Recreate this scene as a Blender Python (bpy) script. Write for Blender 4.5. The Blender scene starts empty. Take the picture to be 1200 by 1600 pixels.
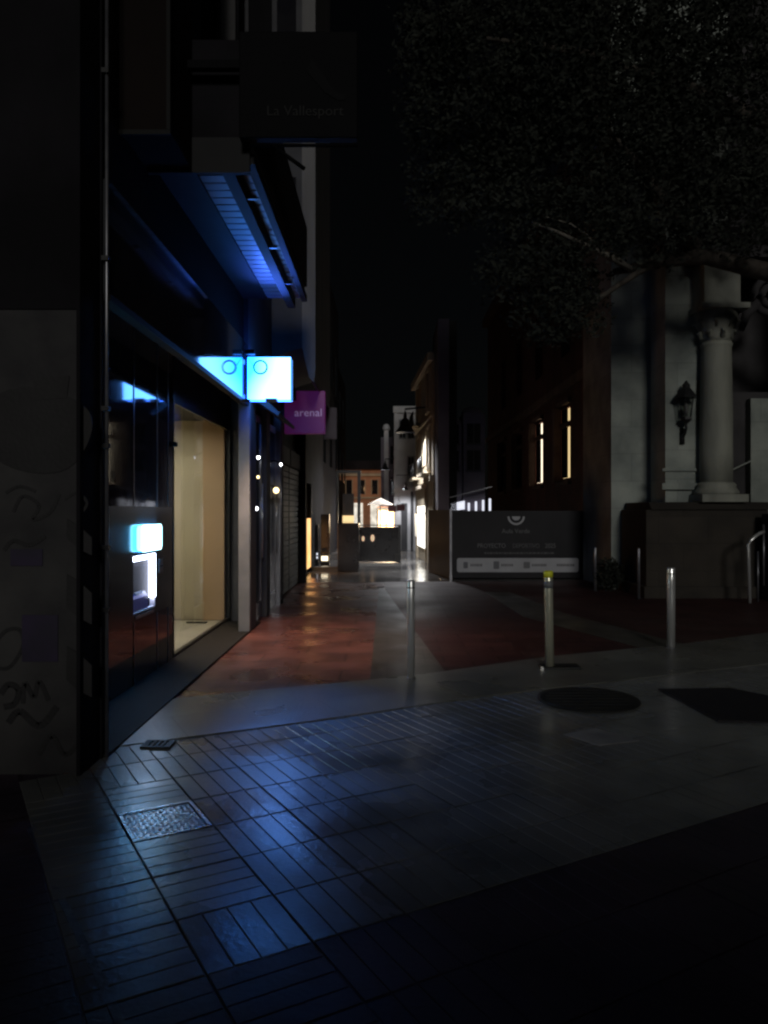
import bpy, bmesh, math, random
from mathutils import Vector, Matrix
R = math.radians
random.seed(7)
S = bpy.context.scene
COL = S.collection

# ---------------------------------------------------------------- camera
cam_d = bpy.data.cameras.new('camera')
cam = bpy.data.objects.new('camera', cam_d); COL.objects.link(cam)
cam.location = (0, 0, 1.6); cam.rotation_euler = (R(90), 0, 0)
cam_d.sensor_fit = 'HORIZONTAL'; cam_d.sensor_width = 36; cam_d.lens = 36
cam_d.shift_x = -5/1200; cam_d.shift_y = -2/1200
cam_d.clip_start = .05; cam_d.clip_end = 500
S.camera = cam
# ---------------------------------------------------------------- light and exposure
SUN_EL, SUN_AZ = R(17), R(4)          # dim glow from behind the viewer
wd = bpy.data.worlds.new('World'); S.world = wd; wd.use_nodes = True
nt = wd.node_tree; bg = nt.nodes['Background']
sky = nt.nodes.new('ShaderNodeTexSky'); sky.sky_type = 'NISHITA'; sky.sun_disc = False
sky.sun_elevation = SUN_EL; sky.sun_rotation = R(180)-SUN_AZ
hs = nt.nodes.new('ShaderNodeHueSaturation'); hs.inputs['Saturation'].default_value = .5
nt.links.new(sky.outputs[0], hs.inputs['Color']); nt.links.new(hs.outputs[0], bg.inputs[0])
bg.inputs[1].default_value = .0003
sd = bpy.data.lights.new('sun', 'SUN'); sd.energy = .46; sd.angle = R(9); sd.color = (1, .98, .93)
so = bpy.data.objects.new('sun', sd); COL.objects.link(so)
dv = Vector((-math.sin(SUN_AZ)*math.cos(SUN_EL), math.cos(SUN_AZ)*math.cos(SUN_EL), -math.sin(SUN_EL)))
so.rotation_euler = dv.to_track_quat('-Z', 'Y').to_euler(); so.location = (3, -6, 8)
S.view_settings.view_transform = 'Standard'; S.view_settings.look = 'None'
S.view_settings.exposure = 0; S.view_settings.gamma = 1
S.render.engine = 'CYCLES'
S.cycles.use_denoising = True; S.cycles.filter_width = 2.4     # soft phone-camera picture
S.cycles.max_bounces = 6; S.cycles.diffuse_bounces = 3; S.cycles.glossy_bounces = 4
S.cycles.transparent_max_bounces = 8
S.cycles.sample_clamp_indirect = 3; S.cycles.caustics_reflective = False; S.cycles.caustics_refractive = False
S.cycles.use_light_tree = True

# ---------------------------------------------------------------- materials
def rgba(c): return (c[0], c[1], c[2], 1)
def mat(name, color, rough=.6, color2=None, scale=3., detail=6, bump=0., bscale=40., metal=0., rough2=None, spec=.5, stretch=None, lo=.35, hi=.65):
    m = bpy.data.materials.new(name); m.use_nodes = True
    t = m.node_tree; N = t.nodes; L = t.links; b = N['Principled BSDF']
    b.inputs['Base Color'].default_value = rgba(color); b.inputs['Roughness'].default_value = rough
    b.inputs['Metallic'].default_value = metal; b.inputs['Specular IOR Level'].default_value = spec
    tc = N.new('ShaderNodeTexCoord'); src = tc.outputs['Object']
    if stretch:
        mp = N.new('ShaderNodeMapping'); mp.inputs['Scale'].default_value = stretch
        L.new(src, mp.inputs[0]); src = mp.outputs[0]
    if color2 is None: color2 = tuple(x*.7 for x in color)
    n = N.new('ShaderNodeTexNoise'); n.inputs['Scale'].default_value = scale; n.inputs['Detail'].default_value = detail
    L.new(src, n.inputs['Vector'])
    r = N.new('ShaderNodeValToRGB'); r.color_ramp.elements[0].position = lo; r.color_ramp.elements[1].position = hi
    r.color_ramp.elements[0].color = rgba(color); r.color_ramp.elements[1].color = rgba(color2)
    L.new(n.outputs['Fac'], r.inputs[0]); L.new(r.outputs[0], b.inputs['Base Color'])
    if rough2 is not None:
        n2 = N.new('ShaderNodeTexNoise'); n2.inputs['Scale'].default_value = scale*.6; n2.inputs['Detail'].default_value = 4
        L.new(src, n2.inputs['Vector'])
        mr = N.new('ShaderNodeMapRange'); mr.inputs[1].default_value = .35; mr.inputs[2].default_value = .65
        mr.inputs[3].default_value = rough; mr.inputs[4].default_value = rough2
        L.new(n2.outputs['Fac'], mr.inputs[0]); L.new(mr.outputs[0], b.inputs['Roughness'])
    if bump:
        n3 = N.new('ShaderNodeTexNoise'); n3.inputs['Scale'].default_value = bscale; n3.inputs['Detail'].default_value = 5
        L.new(tc.outputs['Object'], n3.inputs['Vector'])
        bp = N.new('ShaderNodeBump'); bp.inputs['Strength'].default_value = bump; bp.inputs['Distance'].default_value = .01
        L.new(n3.outputs['Fac'], bp.inputs['Height']); L.new(bp.outputs[0], b.inputs['Normal'])
    return m
def emat(name, color, strength, color2=None, scale=2.):
    m = bpy.data.materials.new(name); m.use_nodes = True
    t = m.node_tree; N = t.nodes; L = t.links; b = N['Principled BSDF']
    b.inputs['Base Color'].default_value = rgba(color); b.inputs['Roughness'].default_value = .4
    b.inputs['Emission Color'].default_value = rgba(color); b.inputs['Emission Strength'].default_value = strength
    if color2:
        tc = N.new('ShaderNodeTexCoord'); n = N.new('ShaderNodeTexNoise'); n.inputs['Scale'].default_value = scale
        r = N.new('ShaderNodeValToRGB'); r.color_ramp.elements[0].position = .4; r.color_ramp.elements[1].position = .6
        r.color_ramp.elements[0].color = rgba(color); r.color_ramp.elements[1].color = rgba(color2)
        L.new(tc.outputs['Object'], n.inputs['Vector']); L.new(n.outputs['Fac'], r.inputs[0]); L.new(r.outputs[0], b.inputs['Emission Color'])
    return m
def joints(m, size=(.6, .3), mortar=.012, strength=.6, ang=0, plane='XY', mc=.55, c2=.8):
    # lays a masonry / slab joint bump and darkening under an existing noise material
    t = m.node_tree; N = t.nodes; L = t.links; b = N['Principled BSDF']
    tc = N.new('ShaderNodeTexCoord'); mp = N.new('ShaderNodeMapping')
    if plane == 'XZ': mp.inputs['Rotation'].default_value = (R(-90), 0, 0)
    elif plane == 'YZ':
        mp.inputs['Rotation'].default_value = (0, 0, 0)
        sx = N.new('ShaderNodeSeparateXYZ'); cx = N.new('ShaderNodeCombineXYZ')
        L.new(tc.outputs['Object'], sx.inputs[0]); L.new(sx.outputs['Y'], cx.inputs['X']); L.new(sx.outputs['Z'], cx.inputs['Y'])
        L.new(cx.outputs[0], mp.inputs[0])
    else: mp.inputs['Rotation'].default_value = (0, 0, ang)
    if plane != 'YZ': L.new(tc.outputs['Object'], mp.inputs[0])
    br = N.new('ShaderNodeTexBrick'); L.new(mp.outputs[0], br.inputs['Vector'])
    br.inputs['Scale'].default_value = 1; br.inputs['Mortar Size'].default_value = mortar
    br.inputs['Brick Width'].default_value = size[0]; br.inputs['Row Height'].default_value = size[1]
    br.inputs['Color1'].default_value = (1, 1, 1, 1); br.inputs['Color2'].default_value = (c2, c2, c2, 1); br.inputs['Mortar'].default_value = (mc, mc, mc, 1)
    old = b.inputs['Base Color'].links[0].from_socket
    mx = N.new('ShaderNodeMix'); mx.data_type = 'RGBA'; mx.blend_type = 'MULTIPLY'; mx.inputs[0].default_value = 1
    L.new(old, mx.inputs[6]); L.new(br.outputs['Color'], mx.inputs[7]); L.new(mx.outputs[2], b.inputs['Base Color'])
    bp = N.new('ShaderNodeBump'); bp.inputs['Strength'].default_value = strength; bp.inputs['Distance'].default_value = .008
    bp.invert = True
    L.new(br.outputs['Fac'], bp.inputs['Height'])
    if b.inputs['Normal'].links: L.new(b.inputs['Normal'].links[0].from_socket, bp.inputs['Normal'])
    L.new(bp.outputs[0], b.inputs['Normal'])
    return m
def glass(name, tint=(.9, .95, 1), rough=.02, base=.06):
    m = bpy.data.materials.new(name); m.use_nodes = True
    t = m.node_tree; N = t.nodes; L = t.links
    for n in list(N):
        if n.type != 'OUTPUT_MATERIAL': N.remove(n)
    out = [n for n in N if n.type == 'OUTPUT_MATERIAL'][0]
    tr = N.new('ShaderNodeBsdfTransparent'); tr.inputs[0].default_value = rgba(tint)
    gl = N.new('ShaderNodeBsdfGlossy'); gl.inputs['Roughness'].default_value = rough; gl.inputs['Color'].default_value = (1, 1, 1, 1)
    fr = N.new('ShaderNodeFresnel'); fr.inputs[0].default_value = 1.45
    mx = N.new('ShaderNodeMixShader')
    ge = N.new('ShaderNodeNewGeometry'); iv = N.new('ShaderNodeMath'); iv.operation = 'SUBTRACT'; iv.inputs[0].default_value = 1
    L.new(ge.outputs['Backfacing'], iv.inputs[1]); mu = N.new('ShaderNodeMath'); mu.operation = 'MULTIPLY'
    L.new(fr.outputs[0], mu.inputs[0]); L.new(iv.outputs[0], mu.inputs[1])
    L.new(mu.outputs[0], mx.inputs[0]); L.new(tr.outputs[0], mx.inputs[1]); L.new(gl.outputs[0], mx.inputs[2]); L.new(mx.outputs[0], out.inputs[0])
    return m

M = {}
M['asphalt'] = mat('asphalt', (.022, .02, .027), .75, (.013, .012, .018), 2, bump=.5, bscale=60, rough2=.6, spec=.2)
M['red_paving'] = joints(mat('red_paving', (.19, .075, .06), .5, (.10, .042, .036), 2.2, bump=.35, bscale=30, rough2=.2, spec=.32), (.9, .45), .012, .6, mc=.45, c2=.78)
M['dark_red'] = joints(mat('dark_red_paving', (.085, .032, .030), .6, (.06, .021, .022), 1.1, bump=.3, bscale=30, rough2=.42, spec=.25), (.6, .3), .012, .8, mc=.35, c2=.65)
M['grey_strip'] = joints(mat('grey_strip', (.08, .073, .062), .5, (.055, .05, .043), 2, bump=.25, bscale=30, rough2=.28), (.8, .8), .008, .3)
M['band'] = joints(mat('smooth_granite', (.19, .19, .17), .36, (.12, .12, .112), 1.4, bump=.3, bscale=45, rough2=.24), (1.2, .6), .006, .3, R(-27))
M['tile'] = mat('ribbed_slab', (.21, .216, .21), .40, (.12, .126, .127), 1.6, bump=.14, bscale=40, rough2=.13)
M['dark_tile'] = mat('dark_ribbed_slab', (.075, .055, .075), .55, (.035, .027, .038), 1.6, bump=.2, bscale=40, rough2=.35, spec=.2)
M['grout'] = mat('grout', (.06, .06, .062), .6, (.02, .02, .022), 8, bump=.3)
M['dark_slab'] = joints(mat('dark_slab', (.085, .062, .085), .6, (.04, .03, .045), 2, bump=.5, bscale=40, rough2=.5, spec=.15), (.8, .4), .015, .6, R(-30))
M['far_paving'] = joints(mat('far_wet_paving', (.10, .095, .09), .34, (.055, .052, .05), .6, bump=.5, bscale=6, rough2=.1), (1.2, .6), .012, .5)
M['patch'] = mat('fresh_asphalt', (.012, .010, .015), .7, (.02, .017, .02), 9, bump=.8, bscale=80)
M['edge_stone'] = mat('edge_stone', (.09, .09, .095), .6, (.03, .03, .035), 9, bump=.3)
M['light_slab'] = mat('light_slab', (.36, .355, .36), .5, (.2, .2, .2), 4, bump=.3)
M['iron'] = mat('cast_iron', (.016, .018, .018), .55, (.03, .028, .026), 12, bump=.5, bscale=50, metal=.3)
M['cover'] = mat('galvanised_cover', (.5, .51, .54), .2, (.3, .3, .32), 9, bump=.35, bscale=50, metal=.9, rough2=.34)
M['steel'] = mat('stainless_steel', (.9, .91, .9), .2, (.75, .75, .73), 5, bump=.05, metal=.62, rough2=.3, stretch=(1, 1, .05))
M['steel_yellow'] = mat('tape_reflection_steel', (.9, .89, .72), .22, (.72, .71, .55), 5, bump=.05, metal=.55, rough2=.3, stretch=(1, 1, .05))  # yellow tint paints the tape's reflection into the steel colour
M['dark_metal'] = mat('dark_metal', (.02, .02, .022), .4, (.03, .03, .03), 6, metal=.3)
M['grey_metal'] = mat('grey_metal', (.28, .28, .3), .35, (.18, .18, .2), 6, metal=.7)
M['plaster_dirty'] = mat('dirty_plaster', (.06, .058, .057), .85, (.022, .021, .024), 1.6, bump=.4, bscale=25)
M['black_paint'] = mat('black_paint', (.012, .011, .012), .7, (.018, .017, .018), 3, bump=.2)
M['purple_paper'] = mat('purple_paper', (.022, .012, .045), .6, (.014, .01, .028), 5)
M['polished'] = mat('polished_dark_stone', (.045, .045, .052), .04, (.026, .026, .031), 7, bump=.015, bscale=5, rough2=.07, spec=.8)
M['fascia'] = mat('fascia_panel', (.05, .053, .056), .05, (.035, .036, .04), 3, bump=.01, bscale=4, rough2=.09, spec=1)
M['plinth'] = mat('plinth_granite', (.02, .02, .018), .7, (.012, .012, .011), 22, bump=.2, bscale=60, spec=.2)
M['brown_wall'] = mat('brown_render', (.014, .010, .009), .85, (.009, .0065, .0065), 1.2, bump=.4, bscale=30, spec=.12)
M['dark_wall'] = mat('dark_render', (.016, .015, .018), .85, (.009, .0085, .01), 1.4, bump=.4, bscale=30, spec=.12)
M['black_trim'] = mat('black_trim', (.010, .010, .011), .6, (.014, .014, .015), 4, spec=.2)
M['soffit'] = mat('soffit_slats', (.34, .34, .36), .38, (.28, .28, .3), 2)
M['grey_wall'] = mat('grey_render', (.085, .085, .09), .8, (.05, .05, .055), 1.5, bump=.3)
M['bay_white'] = mat('bay_white_paint', (.17, .165, .16), .6, (.105, .102, .1), 1.2, bump=.2, stretch=(3, 3, .4))
M['interior_beige'] = mat('beige_panel', (.62, .53, .36), .8, (.55, .47, .33), 1.2)
M['interior_peach'] = mat('peach_panel', (.64, .42, .24), .7, (.56, .38, .22), 1.2)
M['interior_floor'] = mat('shop_shelf', (.55, .5, .38), .5, (.48, .44, .33), 2)
M['ceiling_dark'] = mat('dark_ceiling', (.05, .047, .05), .6, (.035, .035, .037), 2)
M['shutter'] = mat('rolled_shutter', (.09, .095, .09), .6, (.06, .064, .06), 2, bump=.2, stretch=(.3, .3, 3))
M['frame_alu'] = mat('aluminium_frame', (.4, .4, .42), .3, (.3, .3, .33), 4, metal=.8)
M['pilaster'] = mat('white_pilaster', (.24, .25, .26), .4, (.18, .19, .2), 3, bump=.1)
M['stone_l'] = joints(mat('church_stone', (.42, .45, .40), .85, (.22, .245, .225), 1.3, bump=.5, bscale=18), (1.1, .55), .010, .2, plane='XZ', mc=.78, c2=.86)
M['stone_c'] = mat('column_stone', (.33, .335, .28), .75, (.2, .205, .175), 1.6, bump=.4, bscale=20, stretch=(2, 2, .5))
M['stone_d'] = joints(mat('plinth_stone', (.048, .04, .031), .9, (.026, .022, .018), 1.6, bump=.5, bscale=16), (.9, .5), .010, .3, plane='XZ', mc=.75, c2=.85)
M['stone_dd'] = mat('dark_stone', (.06, .056, .058), .85, (.03, .028, .03), 1.6, bump=.5, bscale=16)
M['red_brick'] = joints(mat('red_brick', (.22, .075, .055), .85, (.12, .04, .035), 1.4, bump=.3, bscale=20), (.26, .08), .01, .4, plane='YZ')
M['red_trim'] = mat('brown_stone_trim', (.26, .17, .13), .8, (.16, .10, .08), 2, bump=.3)
M['bark'] = mat('bark', (.10, .085, .07), .9, (.05, .042, .035), 4, bump=.9, bscale=25, stretch=(3, 3, .6))
M['bark_light'] = mat('pale_bark', (.22, .2, .17), .9, (.12, .11, .09), 6, bump=.9, bscale=25)
M['leaf'] = mat('leaf', (.038, .042, .034), .9, (.024, .027, .022), 1.2, spec=.15)
M['leaf2'] = mat('leaf_light', (.036, .04, .034), .95, (.024, .027, .022), 1.2, spec=.15)
M['banner'] = mat('banner_vinyl', (.010, .0095, .012), .55, (.018, .017, .02), 1.2, bump=.15, bscale=3, spec=.25)
M['banner_white'] = mat('banner_white_print', (.42, .42, .44), .5, (.34, .34, .36), 2)
M['banner_grey'] = mat('banner_grey_print', (.12, .12, .125), .5, (.10, .10, .105), 2)
M['banner_dim'] = mat('banner_dim_print', (.07, .068, .072), .5, (.06, .06, .063), 2)
M['logo_dark'] = mat('logo_dark_print', (.10, .10, .12), .5, (.12, .12, .13), 2)
M['olive_side'] = mat('olive_board', (.07, .06, .03), .3, (.04, .036, .018), .9, bump=.1, bscale=6)
M['magenta'] = mat('magenta_panel', (.30, .03, .20), .4, (.24, .02, .17), 2)
mg = M['magenta'].node_tree.nodes['Principled BSDF']; mg.inputs['Emission Color'].default_value = (.9, .08, .8, 1); mg.inputs['Emission Strength'].default_value = .028
M['sign_black'] = mat('hanging_sign_black', (.003, .003, .004), .7, (.004, .004, .005), 2, spec=.1)
M['letter_dim'] = mat('dim_letter', (.009, .009, .009), .6, (.006, .006, .006), 3, spec=.2)
M['emblem_dim'] = mat('dim_emblem', (.007, .007, .008), .7, (.0045, .0045, .005), 4, spec=.1)
M['lav_letter'] = emat('pale_letter', (.8, .55, .85), .13)
M['yellow'] = mat('yellow_tape', (.92, .95, .06), .45, (.85, .88, .05), 6)
M['white_render'] = mat('white_render', (.62, .62, .63), .8, (.48, .48, .5), 1.6, bump=.2)
M['beige_render'] = mat('beige_render', (.5, .42, .3), .8, (.36, .3, .22), 1.6, bump=.3)
M['mauve_render'] = mat('mauve_render', (.16, .14, .17), .85, (.12, .105, .13), 1.6, bump=.2)
M['orange_render'] = mat('orange_render', (.5, .25, .14), .8, (.4, .19, .11), 1.6, bump=.2)
M['dark_red_board'] = mat('dark_red_board', (.16, .03, .045), .5, (.12, .025, .035), 3)
M['win_dark'] = mat('dark_window_glass', (.012, .012, .016), .08, (.018, .018, .02), 3)
M['shade'] = mat('lamp_shade_enamel', (.012, .012, .014), .35, (.018, .018, .02), 3)
M['canvas'] = mat('cream_canvas', (.7, .6, .48), .8, (.6, .5, .4), 3)
M['screen_glass'] = mat('screen_panel', (.012, .011, .014), .2, (.02, .02, .025), 3)
M['atm_body'] = mat('atm_black', (.018, .018, .022), .18, (.024, .024, .028), 3)
M['atm_white'] = mat('atm_white_plastic', (.75, .74, .82), .45, (.68, .68, .78), 3)
M['atm_violet'] = mat('atm_violet_plastic', (.10, .085, .30), .35, (.06, .05, .2), 5)
M['glass'] = glass('window_glass')
M['glass_d'] = glass('door_glass', (.5, .5, .55), .04)
M['lens'] = glass('lantern_glass', (.8, .82, .8), .15)

# sign face: blue light behind a white acrylic front, bluer towards its left
def sign_face(k, nm):
    m = bpy.data.materials.new(nm); m.use_nodes = True
    t = m.node_tree; N = t.nodes; L = t.links; b = N['Principled BSDF']
    b.inputs['Base Color'].default_value = (.5, .6, .7, 1); b.inputs['Roughness'].default_value = .25
    tc = N.new('ShaderNodeTexCoord'); sp = N.new('ShaderNodeSeparateXYZ'); L.new(tc.outputs['Object'], sp.inputs[0])
    n = N.new('ShaderNodeTexNoise'); n.inputs['Scale'].default_value = 2.5; n.inputs['Detail'].default_value = 1; L.new(tc.outputs['Object'], n.inputs['Vector'])
    ad = N.new('ShaderNodeMath'); ad.operation = 'MULTIPLY_ADD'; ad.inputs[1].default_value = .22; L.new(n.outputs['Fac'], ad.inputs[0]); L.new(sp.outputs['X'], ad.inputs[2])
    z2 = N.new('ShaderNodeMath'); z2.operation = 'MULTIPLY_ADD'; z2.inputs[1].default_value = -.3; L.new(sp.outputs['Z'], z2.inputs[0]); L.new(ad.outputs[0], z2.inputs[2])
    mr = N.new('ShaderNodeMapRange'); mr.inputs[1].default_value = -.17; mr.inputs[2].default_value = .17; L.new(z2.outputs[0], mr.inputs[0])
    r = N.new('ShaderNodeValToRGB'); r.color_ramp.elements[0].color = (.018, .40, 1.9, 1); r.color_ramp.elements[1].color = (.17, .62, 1.9, 1)
    L.new(mr.outputs[0], r.inputs[0]); L.new(r.outputs[0], b.inputs['Emission Color'])
    b.inputs['Emission Strength'].default_value = k
    return m
M['sign_face'] = sign_face(6.5, 'lightbox_face')
M['sign_rear'] = sign_face(3.5, 'lightbox_rear_face')
M['sign_edge'] = emat('lightbox_blue_edge', (.02, .11, 1), 9)
M['sign_top'] = emat('lightbox_top_glow', (.05, .16, 1), 8)
M['atm_light'] = emat('atm_light', (.72, .78, 1.), 9.)
M['atm_sign'] = emat('atm_sign_light', (.5, .9, 1.), 4.0)
M['atm_halo'] = emat('atm_sign_rim_light', (.03, .40, .9), 26.)
M['lit_white'] = emat('lit_white_glass', (1, .98, .92), 2.6, (.9, .92, .85), 3)
M['lit_dim'] = emat('lit_dim_glass', (.9, .86, .75), .9, (.5, .48, .42), 3)
M['lit_warm'] = emat('lit_warm_glass', (1, .74, .4), 5., (1, .55, .25), 2)
M['lit_orange'] = emat('lit_orange_glass', (1, .50, .14), 1.3, (1, .62, .26), 3)
M['lit_cream'] = emat('lit_cream_glass', (1, .86, .62), 2.2)
M['lit_amber'] = emat('lit_amber_glass', (1, .74, .36), .95)
M['lit_cool'] = emat('lit_cool_glass', (.85, .88, 1), 1.0)
M['bulb'] = emat('bulb', (.95, .97, 1), 10.)
M['bulb_warm'] = emat('bulb_warm', (1, .72, .35), 4.)
M['screen_glow'] = emat('glow_through_screen', (1, .7, .45), .55)
M['tube'] = emat('shop_light_tube', (1, .82, .5), 5.)

# ---------------------------------------------------------------- mesh helpers
class MB:
    def __init__(s): s.v = []; s.f = []; s.mi = []; s.cur = 0; s.sm = []
    def face(s, idx, smooth=False): s.f.append(idx); s.mi.append(s.cur); s.sm.append(smooth)
    def box(s, x0, x1, y0, y1, z0, z1):
        x0, x1 = min(x0, x1), max(x0, x1); y0, y1 = min(y0, y1), max(y0, y1); z0, z1 = min(z0, z1), max(z0, z1)
        o = len(s.v)
        s.v += [(x0, y0, z0), (x1, y0, z0), (x1, y1, z0), (x0, y1, z0), (x0, y0, z1), (x1, y0, z1), (x1, y1, z1), (x0, y1, z1)]
        for q in ((0, 3, 2, 1), (4, 5, 6, 7), (0, 1, 5, 4), (1, 2, 6, 5), (2, 3, 7, 6), (3, 0, 4, 7)): s.face([o+i for i in q])
        return s
    def prism(s, pts, z0, z1):       # counter-clockwise XY outline
        o = len(s.v); n = len(pts)
        s.v += [(p[0], p[1], z0) for p in pts] + [(p[0], p[1], z1) for p in pts]
        s.face([o+i for i in reversed(range(n))]); s.face([o+n+i for i in range(n)])
        for i in range(n): j = (i+1) % n; s.face([o+i, o+j, o+n+j, o+n+i])
        return s
    def wallp(s, pts, y0, y1):       # XZ outline extruded along Y
        o = len(s.v); n = len(pts)
        s.v += [(p[0], y0, p[1]) for p in pts] + [(p[0], y1, p[1]) for p in pts]
        s.face([o+i for i in range(n)]); s.face([o+n+i for i in reversed(range(n))])
        for i in range(n): j = (i+1) % n; s.face([o+j, o+i, o+n+i, o+n+j])
        return s
    def sidep(s, pts, x0, x1):       # YZ outline extruded along X
        o = len(s.v); n = len(pts)
        s.v += [(x0, p[0], p[1]) for p in pts] + [(x1, p[0], p[1]) for p in pts]
        s.face([o+i for i in reversed(range(n))]); s.face([o+n+i for i in range(n)])
        for i in range(n): j = (i+1) % n; s.face([o+i, o+j, o+n+j, o+n+i])
        return s
    def lathe(s, prof, c, n=24, smooth=True, cap=True):   # prof [(r,z)]
        o = len(s.v)
        for r, z in prof:
            for k in range(n): a = 2*math.pi*k/n; s.v.append((c[0]+r*math.cos(a), c[1]+r*math.sin(a), c[2]+z))
        for i in range(len(prof)-1):
            for k in range(n):
                j = (k+1) % n; s.face([o+i*n+k, o+i*n+j, o+(i+1)*n+j, o+(i+1)*n+k], smooth)
        if cap: s.face([o+k for k in reversed(range(n))]); s.face([o+(len(prof)-1)*n+k for k in range(n)])
        return s
    def tube(s, pts, r, n=8, smooth=True):
        pts = [Vector(p) for p in pts]; o = len(s.v); rs = r if isinstance(r, (list, tuple)) else [r]*len(pts)
        for i, p in enumerate(pts):
            d = (pts[min(i+1, len(pts)-1)]-pts[max(i-1, 0)]).normalized()
            a = d.cross(Vector((0, 0, 1)))
            if a.length < .05: a = d.cross(Vector((0, 1, 0)))
            a.normalize(); b = d.cross(a)
            for k in range(n):
                t = 2*math.pi*k/n; s.v.append(tuple(p+(a*math.cos(t)+b*math.sin(t))*rs[i]))
        for i in range(len(pts)-1):
            for k in range(n):
                j = (k+1) % n; s.face([o+i*n+k, o+(i+1)*n+k, o+(i+1)*n+j, o+i*n+j], smooth)
        s.face([o+k for k in range(n)]); s.face([o+(len(pts)-1)*n+k for k in reversed(range(n))])
        return s
    def build(s, name, mats, parent=None, bevel=0, loc=None):
        me = bpy.data.meshes.new(name); off = Vector(loc) if loc else Vector((0, 0, 0))
        me.from_pydata([tuple(Vector(p)-off) for p in s.v], [], s.f)
        if not isinstance(mats, (list, tuple)): mats = [mats]
        for m in mats: me.materials.append(M[m])
        me.polygons.foreach_set('material_index', s.mi); me.polygons.foreach_set('use_smooth', s.sm); me.update()
        bm = bmesh.new(); bm.from_mesh(me); bmesh.ops.recalc_face_normals(bm, faces=bm.faces); bm.to_mesh(me); bm.free()
        o = bpy.data.objects.new(name, me); COL.objects.link(o); o.location = off
        if parent is not None:
            o.parent = parent; o.location = off-wloc(parent)
        if bevel:
            b = o.modifiers.new('bevel', 'BEVEL'); b.width = bevel; b.segments = 2; b.limit_method = 'ANGLE'
        return o
def wloc(o):       # place of a parent in the world (parts are not rotated)
    v = Vector(o.location)
    while o.parent: o = o.parent; v += Vector(o.location)
    return v
def tag(o, label, cat, group=None):
    o['label'] = label; o['category'] = cat
    if group: o['group'] = group
    return o
def thing(name, loc, label, cat, group=None):
    o = bpy.data.objects.new(name, None); COL.objects.link(o); o.location = loc; o.empty_display_size = .2
    return tag(o, label, cat, group)
def struct(o, kind='structure'): o['kind'] = kind; return o
def text(name, body, size, m, parent, loc, rot=(R(90), 0, 0), ext=.003, align='CENTER', sx=1):
    cu = bpy.data.curves.new(name, 'FONT'); cu.body = body; cu.size = size; cu.extrude = ext; cu.align_x = align; cu.resolution_u = 3
    t = bpy.data.objects.new(name, cu); COL.objects.link(t)
    bpy.context.view_layer.update()
    me = bpy.data.meshes.new_from_object(t.evaluated_get(bpy.context.evaluated_depsgraph_get()))
    bpy.data.objects.remove(t); me.materials.clear(); me.materials.append(M[m])
    o = bpy.data.objects.new(name, me); COL.objects.link(o); o.rotation_euler = rot; o.scale = (sx, 1, 1)
    o.parent = parent; o.location = Vector(loc)-wloc(parent)
    return o
def sheet(name, pts, z, m, th=.02):
    return struct(MB().prism(pts, z-th, z).build(name, m))
def lamp(name, kind, loc, energy, color, size=.3, rot=None, spot=None, parent=None, size_y=None):
    d = bpy.data.lights.new(name, kind); d.energy = energy; d.color = color
    if kind == 'AREA':
        d.size = size
        if size_y: d.shape = 'RECTANGLE'; d.size_y = size_y
    else: d.shadow_soft_size = size
    if spot: d.spot_size = spot; d.spot_blend = .9
    o = bpy.data.objects.new(name, d); COL.objects.link(o); o.location = loc
    if rot: o.rotation_euler = rot
    if parent: o.parent = parent; o.location = Vector(loc)-wloc(parent)
    return o

# ================================================================ GROUND
struct(MB().prism([(-120, -60), (120, -60), (120, 220), (-120, 220)], -.3, 0).build('ground', 'asphalt'))
sheet('far_street', [(-3.2, 16.9), (1.9, 17.1), (6, 17.3), (6, 100), (-6, 100)], .006, 'far_paving', .004)
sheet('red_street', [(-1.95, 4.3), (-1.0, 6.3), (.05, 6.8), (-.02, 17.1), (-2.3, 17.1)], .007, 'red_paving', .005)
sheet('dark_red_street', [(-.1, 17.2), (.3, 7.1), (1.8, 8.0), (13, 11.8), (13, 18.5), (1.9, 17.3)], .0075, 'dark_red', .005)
sheet('paving_strip', [(-.16, 6.6), (.62, 7.0), (-.07, 15.8), (-.17, 15.8)], .0115, 'grey_strip', .003)
sheet('diagonal_strip', [(2.05, 11.5), (3.05, 8.55), (3.6, 8.9), (2.75, 11.9), (2.4, 15.0), (1.9, 15.0)], .0115, 'grey_strip', .003)
C30, S30 = math.cos(R(30)), math.sin(R(30))
def uv2xy(a, b): return (a*C30-b*S30, a*S30+b*C30)
def xy2uv(x, y): return (x*C30+y*S30, -x*S30+y*C30)
sheet('paving_bed', [(-1.9, 2.0), (-.6, 1.4), (4, 4.0), (14, 9.5), (14, 13), (1.9, 7.0), (-1.9, 5.2)], .002, 'grout', .004)
sheet('granite_band', [(-1.82, 5.16), (-.78, 5.68), (-.22, 5.97), (.73, 6.52), (13, 12.0), (13, 14.0), (6, 10.6), (3.55, 9.15), (1.77, 8.35), (.45, 7.5), (-.25, 7.15), (-1.1, 6.8), (-1.82, 6.45)], .019, 'band', .009)
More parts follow.
